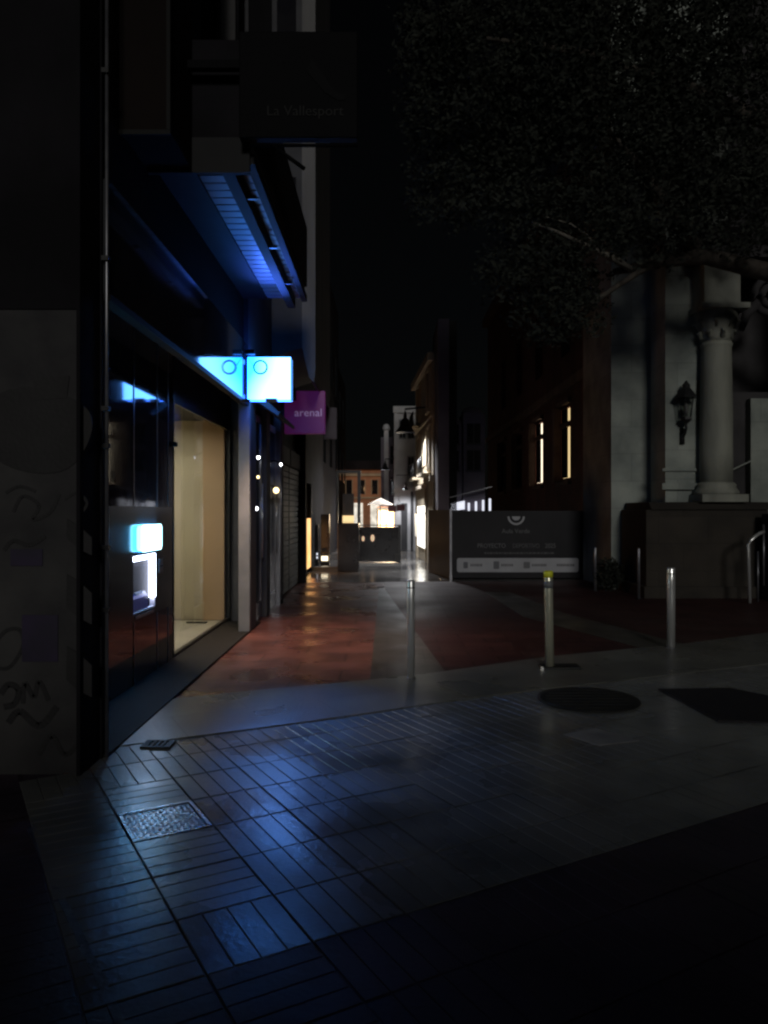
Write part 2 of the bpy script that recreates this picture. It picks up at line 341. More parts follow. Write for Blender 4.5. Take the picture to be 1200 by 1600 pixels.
# ribbed slabs, four bars to a slab, laid at an angle to the street
mb = MB(); rr = random.Random(3)
CS = .40
def bar(mb, cx, cy, a0, a1, b0, b1, z, tilt, mi):
    e = .003; d = .0025; long_b = (b1-b0) > (a1-a0); mb.cur = mi; o = len(mb.v)
    for (a, b, h) in ((a0, b0, -d), (a1, b0, -d), (a1, b1, -d), (a0, b1, -d), (a0+e, b0+e, 0), (a1-e, b0+e, 0), (a1-e, b1-e, 0), (a0+e, b1-e, 0)):
        x, y = uv2xy(a, b); mb.v.append((x, y, z+h+(a-cx)*tilt[0]+(b-cy)*tilt[1]))
    for q in ((4, 5, 6, 7), (0, 1, 5, 4), (1, 2, 6, 5), (2, 3, 7, 6), (3, 0, 4, 7)): mb.face([o+i for i in q])
for i in range(-9, 22):
    for j in range(-4, 22):
        a = .78+i*CS; b = 2.99+j*CS; ca, cb = a+CS/2, b+CS/2
        x, y = uv2xy(ca, cb)
        if x < -2.0+.1: continue
        top = 5.3+.53*(x+1.5)
        if y > top+.15 and x < .9: continue
        if x >= .9 and y > 6.6+.46*(x-.9)+.15: continue
        low = 2.87+.66*x
        dark = y < low and x > -.72
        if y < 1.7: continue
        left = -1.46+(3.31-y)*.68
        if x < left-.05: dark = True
        if x > 12 or y < .45*x+.2: continue
        if i == 0 and j == 2: continue          # the cover sits here
        along_u = (i <= 0 and j < 4)
        if i == 0 and j == -1: along_u = False
        tl = (rr.uniform(-.004, .004), rr.uniform(-.004, .004)); z = .010+rr.uniform(-.0012, .0012); g = .0035
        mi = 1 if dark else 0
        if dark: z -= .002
        for k in range(4):
            p0, p1 = k*CS/4+(g if k == 0 else .0012), (k+1)*CS/4-(g if k == 3 else .0012)
            t2 = (tl[0]+rr.uniform(-.004, .004), tl[1]+rr.uniform(-.004, .004))
            if along_u: bar(mb, ca, cb, a+g, a+CS-g, b+p0, b+p1, z, t2, mi)
            else: bar(mb, ca, cb, a+p0, a+p1, b+g, b+CS-g, z, t2, mi)
struct(mb.build('ribbed_paving', ['tile', 'dark_tile']))
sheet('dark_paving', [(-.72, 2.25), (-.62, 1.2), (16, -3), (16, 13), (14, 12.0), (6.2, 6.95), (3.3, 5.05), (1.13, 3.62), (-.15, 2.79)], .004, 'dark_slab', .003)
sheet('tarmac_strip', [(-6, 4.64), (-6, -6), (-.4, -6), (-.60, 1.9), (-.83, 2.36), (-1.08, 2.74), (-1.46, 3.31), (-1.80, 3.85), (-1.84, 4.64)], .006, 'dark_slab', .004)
mb = MB().prism([(-1.80, 3.84), (-1.77, 3.86), (-1.43, 3.32), (-1.05, 2.75), (-.80, 2.37), (-.57, 1.9), (-.60, 1.9), (-.83, 2.36), (-1.08, 2.74), (-1.46, 3.31)][::-1], .0, .010)
struct(mb.build('paving_edge', 'edge_stone'))
sheet('light_paving_slab', [(1.25, 5.45), (1.43, 5.19), (1.74, 5.30), (1.52, 5.60)], .0150, 'light_slab', .004)
sheet('asphalt_patch', [(2.40, 6.80), (2.49, 5.78), (3.2, 5.70), (3.55, 6.15), (3.05, 6.84)], .0245, 'patch', .02)

# ---- metal covers
def round_cover(x, y, r):
    t = thing('manhole_cover', (x, y, .02), 'dark round iron manhole cover in the paving in front of the yellow-topped bollard', 'manhole cover')
    MB().lathe([(r, 0), (r, .008), (r-.04, .008)], (x, y, .018), 48).build('frame_ring', 'iron', t)
    m = MB().lathe([(r-.045, 0), (r-.045, .010)], (x, y, .018), 48)
    for k in range(-3, 4):
        h = math.sqrt((r-.07)**2-(k*.1)**2)
        m.box(x-h, x+h, y+k*.1-.018, y+k*.1+.018, .026, .031)
    m.build('lid', 'iron', t)
round_cover(1.685, 6.44, .42)
def square_cover():
    ca, cb = .98, 3.99; x, y = uv2xy(ca, cb)
    t = thing('drain_cover', (x, y, .01), 'square shiny metal drain cover with raised studs set in the ribbed slabs at lower left', 'drain cover')
    def rb(mb, a0, a1, b0, b1, z0, z1):
        mb.prism([uv2xy(a0, b0), uv2xy(a1, b0), uv2xy(a1, b1), uv2xy(a0, b1)], z0, z1)
    fr = MB()
    for q in ((.785, 1.175, 3.795, 3.815), (.785, 1.175, 4.165, 4.185), (.785, .805, 3.8155, 4.1645), (1.155, 1.175, 3.8155, 4.1645)): rb(fr, *q, .0, .014)
    fr.build('frame', 'cover', t, bevel=.002)
    pl = MB(); rb(pl, .812, 1.148, 3.822, 4.158, 0, .007)
    for i in range(12):
        for j in range(12):
            a = .829+i*.0275; b = 3.839+j*.0275
            if (i+j) % 2 == 0: rb(pl, a-.010, a+.010, b-.004, b+.004, .007, .0115)
            else: rb(pl, a-.004, a+.004, b-.010, b+.010, .007, .0115)
    pl.build('lid', 'cover', t)
square_cover()
g = MB()
for k in range(5): g.box(-1.63+k*.035, -1.61+k*.035, 5.14, 5.26, .016, .024)
g.box(-1.65, -1.45, 5.12, 5.14, .012, .026).box(-1.65, -1.45, 5.26, 5.28, .012, .026).box(-1.65, -1.63, 5.14, 5.26, .012, .026).box(-1.47, -1.45, 5.14, 5.26, .012, .026)
tag(g.build('drain_grate', 'iron'), 'small dark drain grate at the edge of the smooth band by the bank', 'drain grate')

# ================================================================ BOLLARDS
def bollard(x, y, h, r, label, kind, lean=0):
    t = thing('bollard', (x, y, .01), label, 'bollard', 'stainless steel bollards across the street mouth')
    b = MB(); prof = [(r, 0), (r, h-.012), (r-.004, h-.004), (r-.012, h)]
    b.lathe(prof, (x, y, .015), 32); b.build('post', 'steel_yellow' if kind == 'tape' else 'steel', t)
    if kind == 'tape':
        MB().lathe([(r+.003, h-.062), (r+.004, h-.002), (r-.004, h+.004)], (x, y, .015), 32).build('yellow_cap', 'yellow', t)
        MB().lathe([(r+.002, h-.17), (r+.002, h-.095)], (x, y, .015), 32).build('clear_band', 'pilaster', t)
        MB().box(x-.10, x+.30, y-.10, y+.12, .012, .035).build('base_plate', 'iron', t, bevel=.008)
        MB().box(x-.115, x-.085, y-.12, y-.09, .014, .05).build('bolt', 'steel', t, bevel=.004)
    else:
        MB().lathe([(r+.003, h-.075), (r+.003, h-.065)], (x, y, .015), 32).build('groove_ring', 'dark_metal', t)
        MB().lathe([(r+.012, .003), (r+.012, .01), (r+.002, .016)], (x, y, .012), 32).build('collar', 'grey_metal', t)
    t.rotation_euler = (0, lean, 0)
    return t
bollard(.225, 7.25, .93, .036, 'stainless steel bollard nearest the shop window, lit white on its left side', 'plain')
bollard(1.64, 7.75, .975, .044, 'steel bollard with yellow tape round its top, in front of the black banner', 'tape', -R(.9))
bollard(3.27, 8.85, .93, .047, 'plain steel bollard farthest to the right, in front of the church plinth', 'plain')

# ================================================================ LEFT: GRAFFITI WALL
WX = -1.8
t = thing('graffiti_wall', (-3, 4.66, 0), 'dirty plaster end wall covered in dark graffiti at the left edge, beside the bank', 'wall')
MB().box(-7, -1.86, 4.66, 4.9, 0, 2.82).build('wall', 'plaster_dirty', t)
MB().box(-7, -1.86, 4.65, 4.9, 2.821, 12).build('upper_wall', 'dark_wall', t)
def P(px, py, d=4.65): return ((px-605)/1200*d, 1.6-(py-798)/1200*d)
gm = MB()
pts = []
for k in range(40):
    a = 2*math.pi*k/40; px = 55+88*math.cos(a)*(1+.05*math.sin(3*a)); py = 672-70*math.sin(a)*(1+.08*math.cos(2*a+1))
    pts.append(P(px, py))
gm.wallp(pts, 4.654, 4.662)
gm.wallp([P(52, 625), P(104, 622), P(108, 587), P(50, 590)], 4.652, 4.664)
gm.build('dark_shape', 'black_paint', t)  # round dark shape with a small block on top
gm = MB()
for (y0, y1) in ((810, 868), (897, 976), (1010, 1090)):
    gm.wallp([P(103, y1-28), P(120, y1-12), P(143, y1), P(143, y0+30), P(124, y0+12), P(104, y0)], 4.653, 4.662)
gm.build('painted_stripe', 'black_paint', t)
for q in ((16, 858, 66, 884), (34, 961, 90, 1034)):
    MB().wallp([P(q[0], q[3]), P(q[2], q[3]), P(q[2], q[1]), P(q[0], q[1])], 4.652, 4.662).build('poster', 'purple_paper', t)
gm = MB()
def stroke(pts, r=.012):
    q = []
    for i in range(len(pts)-1):
        p0, p1, p2, p3 = pts[max(i-1, 0)], pts[i], pts[i+1], pts[min(i+2, len(pts)-1)]
        for k in range(6):
            u = k/6; q.append(tuple(.5*(2*p1[c]+(p2[c]-p0[c])*u+(2*p0[c]-5*p1[c]+4*p2[c]-p3[c])*u*u+(3*p1[c]-p0[c]-3*p2[c]+p3[c])*u**3) for c in (0, 1)))
    q.append(pts[-1])
    for a, b in zip(q, q[1:]):
        (x0, z0), (x1, z1) = P(*a), P(*b); dx, dz = x1-x0, z1-z0; l = math.hypot(dx, dz) or 1; nx, nz = -dz/l*r, dx/l*r
        gm.wallp([(x0-nx, z0-nz), (x1-nx, z1-nz), (x1+nx, z1+nz), (x0+nx, z0+nz)], 4.6555, 4.662)
stroke([(-5, 1045), (15, 1042), (35, 1010), (30, 985), (10, 985), (-5, 1000)], .011)
stroke([(0, 1085), (12, 1070), (28, 1078), (22, 1100), (5, 1105)], .018); stroke([(35, 1100), (38, 1068), (52, 1090), (60, 1065), (75, 1095)], .014)
stroke([(20, 800), (35, 775), (60, 790), (50, 812), (78, 800), (92, 772)], .010); stroke([(100, 780), (120, 770), (135, 785), (128, 800)], .009)
stroke([(5, 860), (20, 845), (45, 852), (70, 838)], .012); stroke([(12, 1130), (30, 1112), (60, 1135), (88, 1105)], .02)
stroke([(60, 1180), (80, 1150), (100, 1180), (125, 1160)], .014); stroke([(8, 770), (30, 760), (55, 768)], .009)
gm.build('graffiti_scrawl', 'black_paint', t)
MB().box(-1.862, -1.84, 4.60, 4.92, 0, 12).build('corner_trim', 'dark_wall', t)
MB().box(-2.27, -1.83, 4.921, 4.99, 0, 12).build('return_wall', 'dark_wall', t)
dp = thing('drainpipe', (-1.815, 4.86, 0), 'thin grey drainpipe in the corner between the graffiti wall and the bank', 'drainpipe')
MB().tube([(-1.80, 4.93, .02), (-1.80, 4.93, 6)], .012, 10).build('pipe', 'grey_metal', dp)
for z in (.95, 1.35, 2.0, 2.24, 3.2, 4.4): MB().box(-1.825, -1.78, 4.90, 4.945, z, z+.03).build('bracket', 'dark_metal', dp)

# ================================================================ LEFT: BANK BUILDING (d 4.95 .. 9.8)
bk = thing('bank_building', (-2.5, 7, 0), 'dark bank front with polished panels, wide shop window and a ribbed balcony soffit at left', 'building')
GX = -2.28
MB().box(GX-.3, -1.80, 4.95, 10.9, 0, .03).build('threshold', 'plinth', bk, bevel=.004)
MB().box(GX-.06, GX, 4.95, 8.17, .0305, .60).build('wall_panel', 'polished', bk)
MB().box(GX-.06, GX, 4.95, 8.17, 1.64, 3.28).build('wall_panel', 'polished', bk)
MB().box(GX-.25, GX-.061, 4.95, 8.17, .0305, 2.998).build('wall_core', 'black_trim', bk)
for y in (6.22, 6.90, 7.60, 7.98):
    for (za, zb) in ((.031, .598), (1.642, 3.28)): MB().box(GX, GX+.006, y, y+.012, za, zb).build('joint_strip', 'frame_alu', bk)
wn = MB().box(GX-.05, GX+.005, 8.18, 8.21, .031, 3.28).box(GX-.05, GX+.005, 11.10, 11.16, .031, 2.80).box(GX-.05, GX, 8.21, 11.10, .031, .06).box(GX-.05, GX-.01, 8.21, 11.15, 2.76, 3.28)
wf = wn.build('window_frame', 'dark_metal', bk)
MB().box(GX-.03, GX-.022, 8.21, 11.10, .06, 2.76).build('pane', 'glass', wf)
MB().box(-4.6, GX-.062, 8.18, 11.0, .0, .031).build('display_floor', 'interior_floor', bk)
MB().box(-2.645, GX-.06, 11.02, 11.2, .032, 2.95).build('display_pier', 'interior_peach', bk)
MB().box(-4.6, -2.65, 11.06, 11.2, .032, 2.38).build('display_panel', 'interior_beige', bk)
MB().box(-4.6, -2.65, 11.15, 11.4, 2.381, 2.95).box(-4.7, -4.6, 8.1, 11.4, 0, 3.0).box(-4.6, GX-.26, 8.05, 8.17, 0, 2.95).build('display_wall', 'interior_beige', bk)
MB().box(-4.6, GX-.06, 8.18, 11.1, 2.90, 3.0).build('display_ceiling', 'ceiling_dark', bk)
MB().box(-2.80, -2.52, 10.70, 10.76, .032, .05).build('floor_vent', 'dark_metal', bk)
tb = MB().box(-3.4, -3.34, 8.6, 10.2, 2.84, 2.88).build('light_tube', 'tube', bk)
lamp('window_light', 'AREA', (-3.1, 9.4, 2.83), 38, (1, .89, .68), .5, (0, R(8), 0), parent=bk, size_y=1.5)
MB().lathe([(.05, 0), (.055, .03), (.05, .035)], (-1.72, 9.35, 2.92), 16).box(-1.79, -1.72, 9.33, 9.37, 2.935, 2.95).build('added_downlight', 'dark_metal', bk)  # added housing for the warm street spot
sl_ = lamp('added_street_spot', 'SPOT', (-1.72, 9.35, 2.90), 260, (1, .66, .48), .10, None, R(88), bk)  # added warm spot to brighten the red street paving
sl_.rotation_euler = (Vector((-.95, 9.6, 0))-Vector((-1.72, 9.35, 2.9))).to_track_quat('-Z', 'Y').to_euler()
MB().box(GX, GX+.05, 8.12, 8.18, 2.28, 2.33).build('camera_unit', 'dark_metal', bk, bevel=.006)
# fascia, lip, wall above, upper floor
MB().box(-1.86, -1.80, 4.95, 9.94, 3.0, 3.74).build('fascia', 'fascia', bk)
MB().box(-2.6, -1.87, 4.95, 9.94, 3.29, 3.74).build('soffit', 'ceiling_dark', bk)
MB().box(-1.87, -1.785, 4.955, 9.94, 2.955, 2.999).build('fascia_lip', 'black_trim', bk)
MB().box(-5, -1.83, 4.95, 9.78, 3.742, 12).box(-5, -4.71, 4.95, 9.94, 0, 3.74).box(-4.71, -2.61, 4.95, 9.94, 3.001, 3.74).build('wall', 'brown_wall', bk)
MB().box(-1.83, -1.05, 5.86, 5.899, 4.18, 4.449).box(-1.83, -1.53, 5.9, 9.78, 4.30, 4.339).build('soffit_shade_boards', 'black_trim', bk)  # added black boards; they stand in for shade on the soffit's inner strip and end
sf = MB().box(-1.83, -1.05, 5.9, 9.78, 4.34, 4.45)
k = 5.92
while k < 9.74: sf.box(-1.525, -1.27, k, k+.125, 4.312, 4.34); sf.box(-1.165, -1.09, k, k+.125, 4.312, 4.34); k += .15
sf.build('balcony_soffit', 'soffit', bk)
MB().box(-1.265, -1.17, 5.9, 9.78, 4.18, 4.338).box(-1.085, -1.02, 5.9, 9.78, 4.26, 4.338).build('balcony_beam', 'black_trim', bk)
MB().box(-1.85, -1.02, 5.87, 9.78, 4.452, 5.2).build('balcony_parapet', 'dark_wall', bk)
for y in (6.4, 7.6, 8.8): MB().box(-1.17, -1.09, y, y+.03, 4.20, 4.23).build('tie_rod', 'grey_metal', bk)
mi = MB().box(-2.6, -1.49, 5.25, 5.85, 4.20, 8.2).build('enclosed_balcony', 'brown_wall', bk)
MB().box(-2.6, -1.478, 5.232, 5.25, 4.165, 4.198).box(-1.505, -1.478, 5.232, 5.25, 4.20, 8.2).build('edge_trim', 'letter_dim', mi)
for z in (5.9, 8.6):
    for y in (6.5, 8.2):
        w = MB().box(-1.83, -1.80, y, y+1.0, z, z+2.0).build('window', 'win_dark', bk)
        MB().box(-1.83, -1.78, y-.05, y, z-.05, z+2.05).box(-1.83, -1.78, y+1.0, y+1.05, z-.05, z+2.05).box(-1.83, -1.78, y, y+1.0, z+2.0, z+2.05).build('window_frame', 'dark_wall', w)

# ---- cash machine
at = thing('cash_machine', (-2.3, 7.2, .60), 'black cash machine in the bank wall, glowing sign above its white lit keypad recess', 'cash machine')
y0, y1, z0, z1 = 6.90, 7.58, .655, 1.185
XF = GX-.002; XB = GX-.32
fb = MB().box(XB, XF, 6.0, 8.168, .601, z0).box(XB, XF, 6.0, 8.168, z1, 1.639).box(XB, XF, 6.0, y0, z0+.001, z1-.001).box(XB, XF, y1, 8.168, z0+.001, z1-.001).box(XB, XB+.06, y0, y1, z0+.001, z1-.001)
fb.build('body', 'atm_body', at)
MB().box(GX-.06, GX, 4.95, 5.998, .601, 1.639).build('side_panel', 'polished', at)
MB().box(XB+.07, XF-.01, y1-.012, y1-.001, z0, z1).box(XB+.07, XF-.01, y0+.001, y1-.013, z0+.001, z0+.012).box(XB+.061, XB+.069, y0+.001, y1-.013, z0+.013, z1).build('recess_lining', 'atm_white', at)
cs = MB(); cs.wallp([(XB+.07, z0+.013), (XF-.02, z0+.013), (XF-.03, z0+.13), (XF-.12, z0+.27), (XB+.12, z0+.34), (XB+.07, z0+.47)], y0+.05, y1-.16)
cs.build('console', 'atm_violet', at, bevel=.01)
kp = MB()
for i in range(4):
    for j in range(4): kp.box(XF-.06-.02*i, XF-.045-.02*i, 7.10+.055*j, 7.14+.055*j, z0+.165+.03*i, z0+.185+.03*i)
kp.build('keypad', 'atm_white', at)
MB().box(XB+.08, XF+.001, y0+.005, y1-.015, z1-.045, z1-.004).build('light_bar', 'atm_light', at)
MB().box(XF-.05, XF+.001, y1-.07, y1-.0125, z0+.10, z1-.046).build('side_light', 'atm_light', at)
def rrect(yc, zc, hy, hz, r, n=6):
    p = []
    for (sy, sz, a0) in ((1, 1, 0), (-1, 1, 90), (-1, -1, 180), (1, -1, 270)):
        for k in range(n+1):
            a = R(a0+90*k/n); p.append((yc+sy*(hy-r)+r*math.cos(a)*1.0, zc+sz*(hz-r)+r*math.sin(a)))
    return p
MB().box(GX, GX+.006, 7.66, 7.80, .98, 1.12).build('card_slot_plate', 'grey_metal', at)
MB().box(GX+.006, GX+.010, 7.69, 7.77, 1.04, 1.05).build('card_slot', 'black_trim', at)
MB().box(GX, GX+.004, 6.95, 7.5, .61, .64).build('label_strip', 'grey_metal', at)
MB().sidep(rrect(7.29, 1.345, .30, .125, .05), GX+.042, GX+.055).build('sign_face', 'atm_sign', at)
MB().sidep(rrect(7.29, 1.345, .292, .117, .046), GX-.004, GX+.0418).build('sign_rim', 'atm_halo', at)

# ================================================================ SIGNS
SD = 9.72
sg = thing('lightbox_sign', (-1.50, SD, 3.0), 'bright square blue-white lightbox sign with a small ring, projecting from the bank front', 'sign')
X0, X1, Z0, Z1 = -1.765, -1.222, 3.005, 3.54
f = MB().wallp([(X0, Z0), (X1, Z0), (X1, Z1), (X0, Z1)], SD-.01, SD).build('front_face', 'sign_face', sg, loc=(-1.49, SD, 3.27))
f = MB().wallp([(X0, Z0), (X1, Z0), (X1, Z1), (X0, Z1)], SD+.16, SD+.17).build('rear_face', 'sign_rear', sg, loc=(-1.49, SD+.17, 3.27))
MB().box(X0+.004, X1-.012, SD+.001, SD+.159, Z0+.004, Z1-.012).build('casing', 'sign_edge', sg)
MB().box(X0+.01, X1-.014, SD+.01, SD+.15, Z1-.0119, Z1-.004).build('top_cover', 'sign_top', sg)
MB().box(X1-.011, X1-.001, SD+.001, SD+.159, Z0+.004, Z1-.004).build('side_cover', 'dark_metal', sg)
rg = MB(); c = (-1.602, SD-.016, 3.413)
rg.tube([(c[0]+.083*math.cos(2*math.pi*k/40), c[1], c[2]+.083*math.sin(2*math.pi*k/40)) for k in range(41)], .0125, 6)
rg.tube([(-1.76, c[1], 3.53), (c[0]-.083, c[1], c[2]+.012)], .003, 6)
rg.build('ring_emblem', 'atm_body', sg)
MB().box(-1.80, X0, SD+.04, SD+.12, 3.08, 3.46).build('bracket', 'dark_metal', sg)
MB().box(-1.78, -1.66, SD-.12, SD-.02, 3.56, 3.62).build('added_uplight', 'dark_metal', sg, bevel=.01)  # added housing to go with the soffit beam
def aim(o, tgt):
    d_ = Vector(tgt)-Vector((o.parent.location+o.location) if o.parent else o.location); o.rotation_euler = d_.to_track_quat('-Z', 'Y').to_euler()
aim(lamp('added_soffit_beam', 'SPOT', (-1.45, SD-.12, 3.66), 75, (.05, .15, 1), .04, None, R(52), sg), (-1.30, 8.75, 4.34))  # added blue beam that brightens the balcony soffit
aim(lamp('added_pool_beam', 'SPOT', (-1.45, SD-.10, 2.98), 300, (.12, .32, 1), .10, None, R(26), sg), (-.38, 5.75, 0))  # added blue spot that throws a pool of light on the paving
MB().box(-1.52, -1.38, SD-.14, SD-.02, 2.97, 3.003).build('added_downlight', 'dark_metal', sg)  # housing made up for the pool spot

ar = thing('hanging_shop_sign', (-1.38, 13, 2.92), 'square magenta perfume shop sign reading arenal, behind the blue lightbox', 'sign')
MB().box(-1.74, -1.05, 13.0, 13.12, 2.905, 3.63).build('panel', 'magenta', ar, bevel=.01)
text('lettering', 'arenal', .185, 'lav_letter', ar, (-1.335, 12.996, 3.2), sx=1.05)
MB().box(-1.80, -1.74, 13.03, 13.09, 3.1, 3.5).build('bracket', 'dark_metal', ar)
ds = thing('small_grey_sign', (-1.0, 15.5, 3), 'small dull grey projecting sign just right of the magenta sign', 'sign')
MB().box(-1.28, -1.02, 15.5, 15.58, 3.05, 3.68).build('panel', 'mauve_render', ds, bevel=.01)
MB().tube([(-1.95, 15.54, 3.5), (-1.28, 15.54, 3.5)], .015).build('bracket', 'dark_metal', ds)

bs = thing('hanging_black_sign', (-.66, 5.7, 4.3), 'large unlit black sign high on the left, faint lettering under a pale slanted stroke', 'sign')
MB().box(-1.10, -.22, 5.7, 5.79, 4.37, 5.16).build('panel', 'sign_black', bs, bevel=.008)
MB().tube([(-1.02, 5.75, 4.335), (-.22, 5.75, 4.335)], .014).tube([(-.86, 5.75, 4.335), (-.62, 5.75, 4.16)], .016).build('bottom_rail', 'sign_black', bs)
text('lettering', 'La Vallesport', .108, 'letter_dim', bs, (-.61, 5.696, 4.53), sx=1.0)
MB().wallp([(-.60, 4.86), (-.46, 4.70), (-.36, 4.64), (-.31, 4.65), (-.31, 4.68), (-.39, 4.71), (-.51, 4.88), (-.56, 4.96)], 5.694, 5.70).build('emblem', 'emblem_dim', bs)
MB().box(-1.85, -1.10, 5.72, 5.78, 4.9, 4.96).build('bracket', 'sign_black', bs)

# ================================================================ LEFT: SHOP BUILDING (9.8 .. 13.1)
sb = thing('shop_building', (-2.5, 11.4, 0), 'narrow shop front with tall glass doors and metal frames right of the bank window', 'building')
MB().box(-1.93, -1.785, 9.96, 10.05, 0.031, 3.30).build('pilaster', 'pilaster', sb, bevel=.006)
MB().box(-5, -1.80, 9.95, 13.1, 3.3, 12).box(-1.95, -1.80, 10.06, 10.55, 0, 3.299).box(-2.27, -1.951, 11.17, 11.3, 0, 3.299).box(-2.2, -1.82, 11.6, 11.95, 0, 3.299).build('wall', 'grey_wall', sb)
MB().box(-5, -3.2, 11.45, 13.1, 0, 3.299).build('rear_wall', 'dark_wall', sb)
for (a, b_) in ((10.57, 11.58), (11.97, 13.05)):
    dr = MB().box(-1.93, -1.89, a, a+.06, 0, 3.0).box(-1.93, -1.89, b_-.06, b_, 0, 3.0).box(-1.93, -1.89, a+.06, b_-.06, 2.9, 3.0).box(-1.93, -1.89, a+.06, b_-.06, 0.01, .25).build('glass_door', 'frame_alu', sb)
    MB().box(-1.915, -1.905, a+.062, b_-.062, .252, 2.898).build('pane', 'glass_d', dr)
    MB().tube([(-1.85, b_-.2, .9), (-1.85, b_-.2, 2.0)], .012).build('handle', 'steel', dr)
MB().box(-1.93, -1.82, 13.02, 13.10, 0, 3.29).build('end_frame', 'frame_alu', sb)
MB().tube([(-1.79, 12.95, .1), (-1.79, 12.95, 3.2)], .014).build('conduit', 'frame_alu', sb)
aw = MB(); aw.wallp([(-1.80, 3.25), (-1.80, 3.1), (-1.45, 2.86), (-1.43, 2.90)], 10.2, 11.9); aw.build('folded_awning', 'grey_wall', sb)
# little lamps behind and beside the glass
def small_lamp(x, y, z, r, warm, lab):
    l = thing('small_spotlight', (x, y, z), lab, 'spotlight', 'small lit spotlights at the narrow shop front')
    MB().lathe([(.003, -r), (r*.7, -r*.7), (r, 0), (r*.7, r*.7), (.003, r)], (x, y, z), 12).build('bulb', 'bulb_warm' if warm else 'bulb', l)
    MB().tube([(x, y, z+r), (x-.12, y, z+r+.05)], .012).build('stem', 'dark_metal', l)
small_lamp(-1.84, 10.80, 1.63, .026, 0, 'small white spotlight by the shop glass, upper of the two lowest lights')
small_lamp(-1.84, 10.50, 1.45, .026, 0, 'lowest small white spotlight by the shop glass')
small_lamp(-1.84, 10.95, 2.08, .022, 1, 'small warm spotlight by the shop glass, above the two white ones')
small_lamp(-1.84, 10.97, 2.36, .024, 0, 'highest of the small spotlights beside the blue-lit pilaster')
small_lamp(-1.80, 12.45, 1.93, .05, 1, 'larger warm lamp glowing at the far door of the narrow shop front')
small_lamp(-1.79, 12.93, 2.38, .022, 0, 'small cool light on the thin upright beside the far glass door')

# ================================================================ LEFT: BAY BUILDING (12 .. 17)
bb = thing('bay_building', (-2.5, 15, 0), 'tall building with a pale projecting bay and closed shutters beyond the magenta sign', 'building')
MB().box(-6, -1.80, 13.12, 17.2, 3.3, 13).box(-6, -1.80, 13.12, 13.3, 0, 3.3).box(-6, -1.80, 16.9, 17.2, 0, 3.3).build('wall', 'dark_wall', bb)
MB().box(-6, -2.0, 13.3, 16.9, 0, 3.3).build('shop_wall', 'dark_wall', bb)
for k in range(2):
    s_ = MB(); ya = 13.35+k*1.8
    for j in range(22): s_.box(-1.99, -1.93, ya, ya+1.7, .05+j*.11, .145+j*.11)
    s_.build('rolled_shutter', 'shutter', bb)
    MB().box(-1.99, -1.90, ya, ya+1.7, 2.48, 2.8).build('shutter_housing', 'grey_wall', bb)
by = MB().wallp([(-1.80, 4.0), (-1.33, 4.15), (-1.33, 13), (-1.80, 13)], 12.0, 15).build('bay', 'grey_wall', bb)
MB().wallp([(-1.328, 4.15), (-1.22, 3.68), (-1.14, 3.60), (-1.12, 3.8), (-1.12, 13), (-1.328, 13)], 11.97, 15.03).build('bay_pier', 'bay_white', bb)
for z in (5.2, 8.2): 
    w = MB().box(-1.72, -1.42, 11.975, 11.999, z, z+1.6).build('bay_window', 'win_dark', bb)
MB().box(-1.80, -1.42, 11.4, 11.99, 3.32, 3.5).build('ledge', 'dark_wall', bb)
# ================================================================ LEFT: FAR DARK BUILDINGS
lb = thing('doorway_building', (-3, 19, 0), 'dark building with a narrow orange-lit doorway on the left of the street', 'building')
MB().box(-7, -2.0, 17.25, 18.9, 0, 12).box(-7, -2.0, 20.35, 24, 0, 12).box(-7, -2.0, 18.9, 20.35, 2.3, 12).box(-7, -2.5, 18.9, 20.35, 0, 2.3).build('wall', 'dark_wall', lb)
dr = MB().box(-2.06, -2.02, 19.0, 20.3, .12, 1.4).build('lit_door', 'lit_orange', lb)
MB().box(-2.06, -2.0, 18.9, 18.98, .1, 2.3).box(-2.06, -2.0, 20.3, 20.35, .1, 2.3).build('door_frame', 'dark_metal', dr)
MB().box(-2.3, -1.1, 20.35, 20.7, .0, .11).build('door_step', 'grey_strip', lb)
lamp('door_light', 'AREA', (-1.93, 19.75, .75), 7, (1, .38, .12), .9, (0, R(-90), 0), parent=lb)
for (a, b_, x, h, nm, lb_) in ((24.1, 33, -2.1, 10, 'left_terrace_house', 'dark plain house on the left past the orange doorway'), (33.1, 46, -2.5, 9, 'left_terrace_house', 'dark house on the left nearest the far end of the street')):
    t = thing(nm, (x-2, a, 0), lb_, 'building')
    MB().box(x-6, x, a, b_, 0, h).build('wall', 'dark_wall', t)
    for y in range(int(a)+1, int(b_)-1, 3):
        for z in (3.2, 6.2): w = MB().box(x, x+.03, y, y+1, z, z+1.6).build('window', 'win_dark', t)
# cabinets and screens in the roadway
kc = thing('dark_kiosk', (-1.0, 20, 0), 'dark upright kiosk with a cream lit strip on top, left of the terrace screen', 'kiosk')
MB().box(-1.30, -.74, 20.1, 20.6, 0.01, 1.27).build('cabinet', 'screen_glass', kc, bevel=.01)
MB().box(-.78, -.70, 20.1, 20.2, 1.27, 2.6).box(-1.34, -1.28, 20.1, 20.2, 1.27, 2.6).box(-1.34, -.70, 20.1, 20.6, 2.6, 2.66).build('frame', 'dark_metal', kc)
MB().box(-1.18, -.88, 20.3, 20.34, 1.28, 1.47).build('lit_panel', 'lit_amber', kc)
MB().box(-1.18, -.88, 20.35, 20.38, 1.48, 2.05).build('upper_panel', 'grey_wall', kc)
pc = thing('parking_post', (-1.75, 21.5, 0), 'small dark post with two tiny white lights beside a pale lit square near the doorway', 'post')
MB().box(-2.0, -1.93, 21.5, 21.56, .01, 1.2).build('post', 'dark_metal', pc)
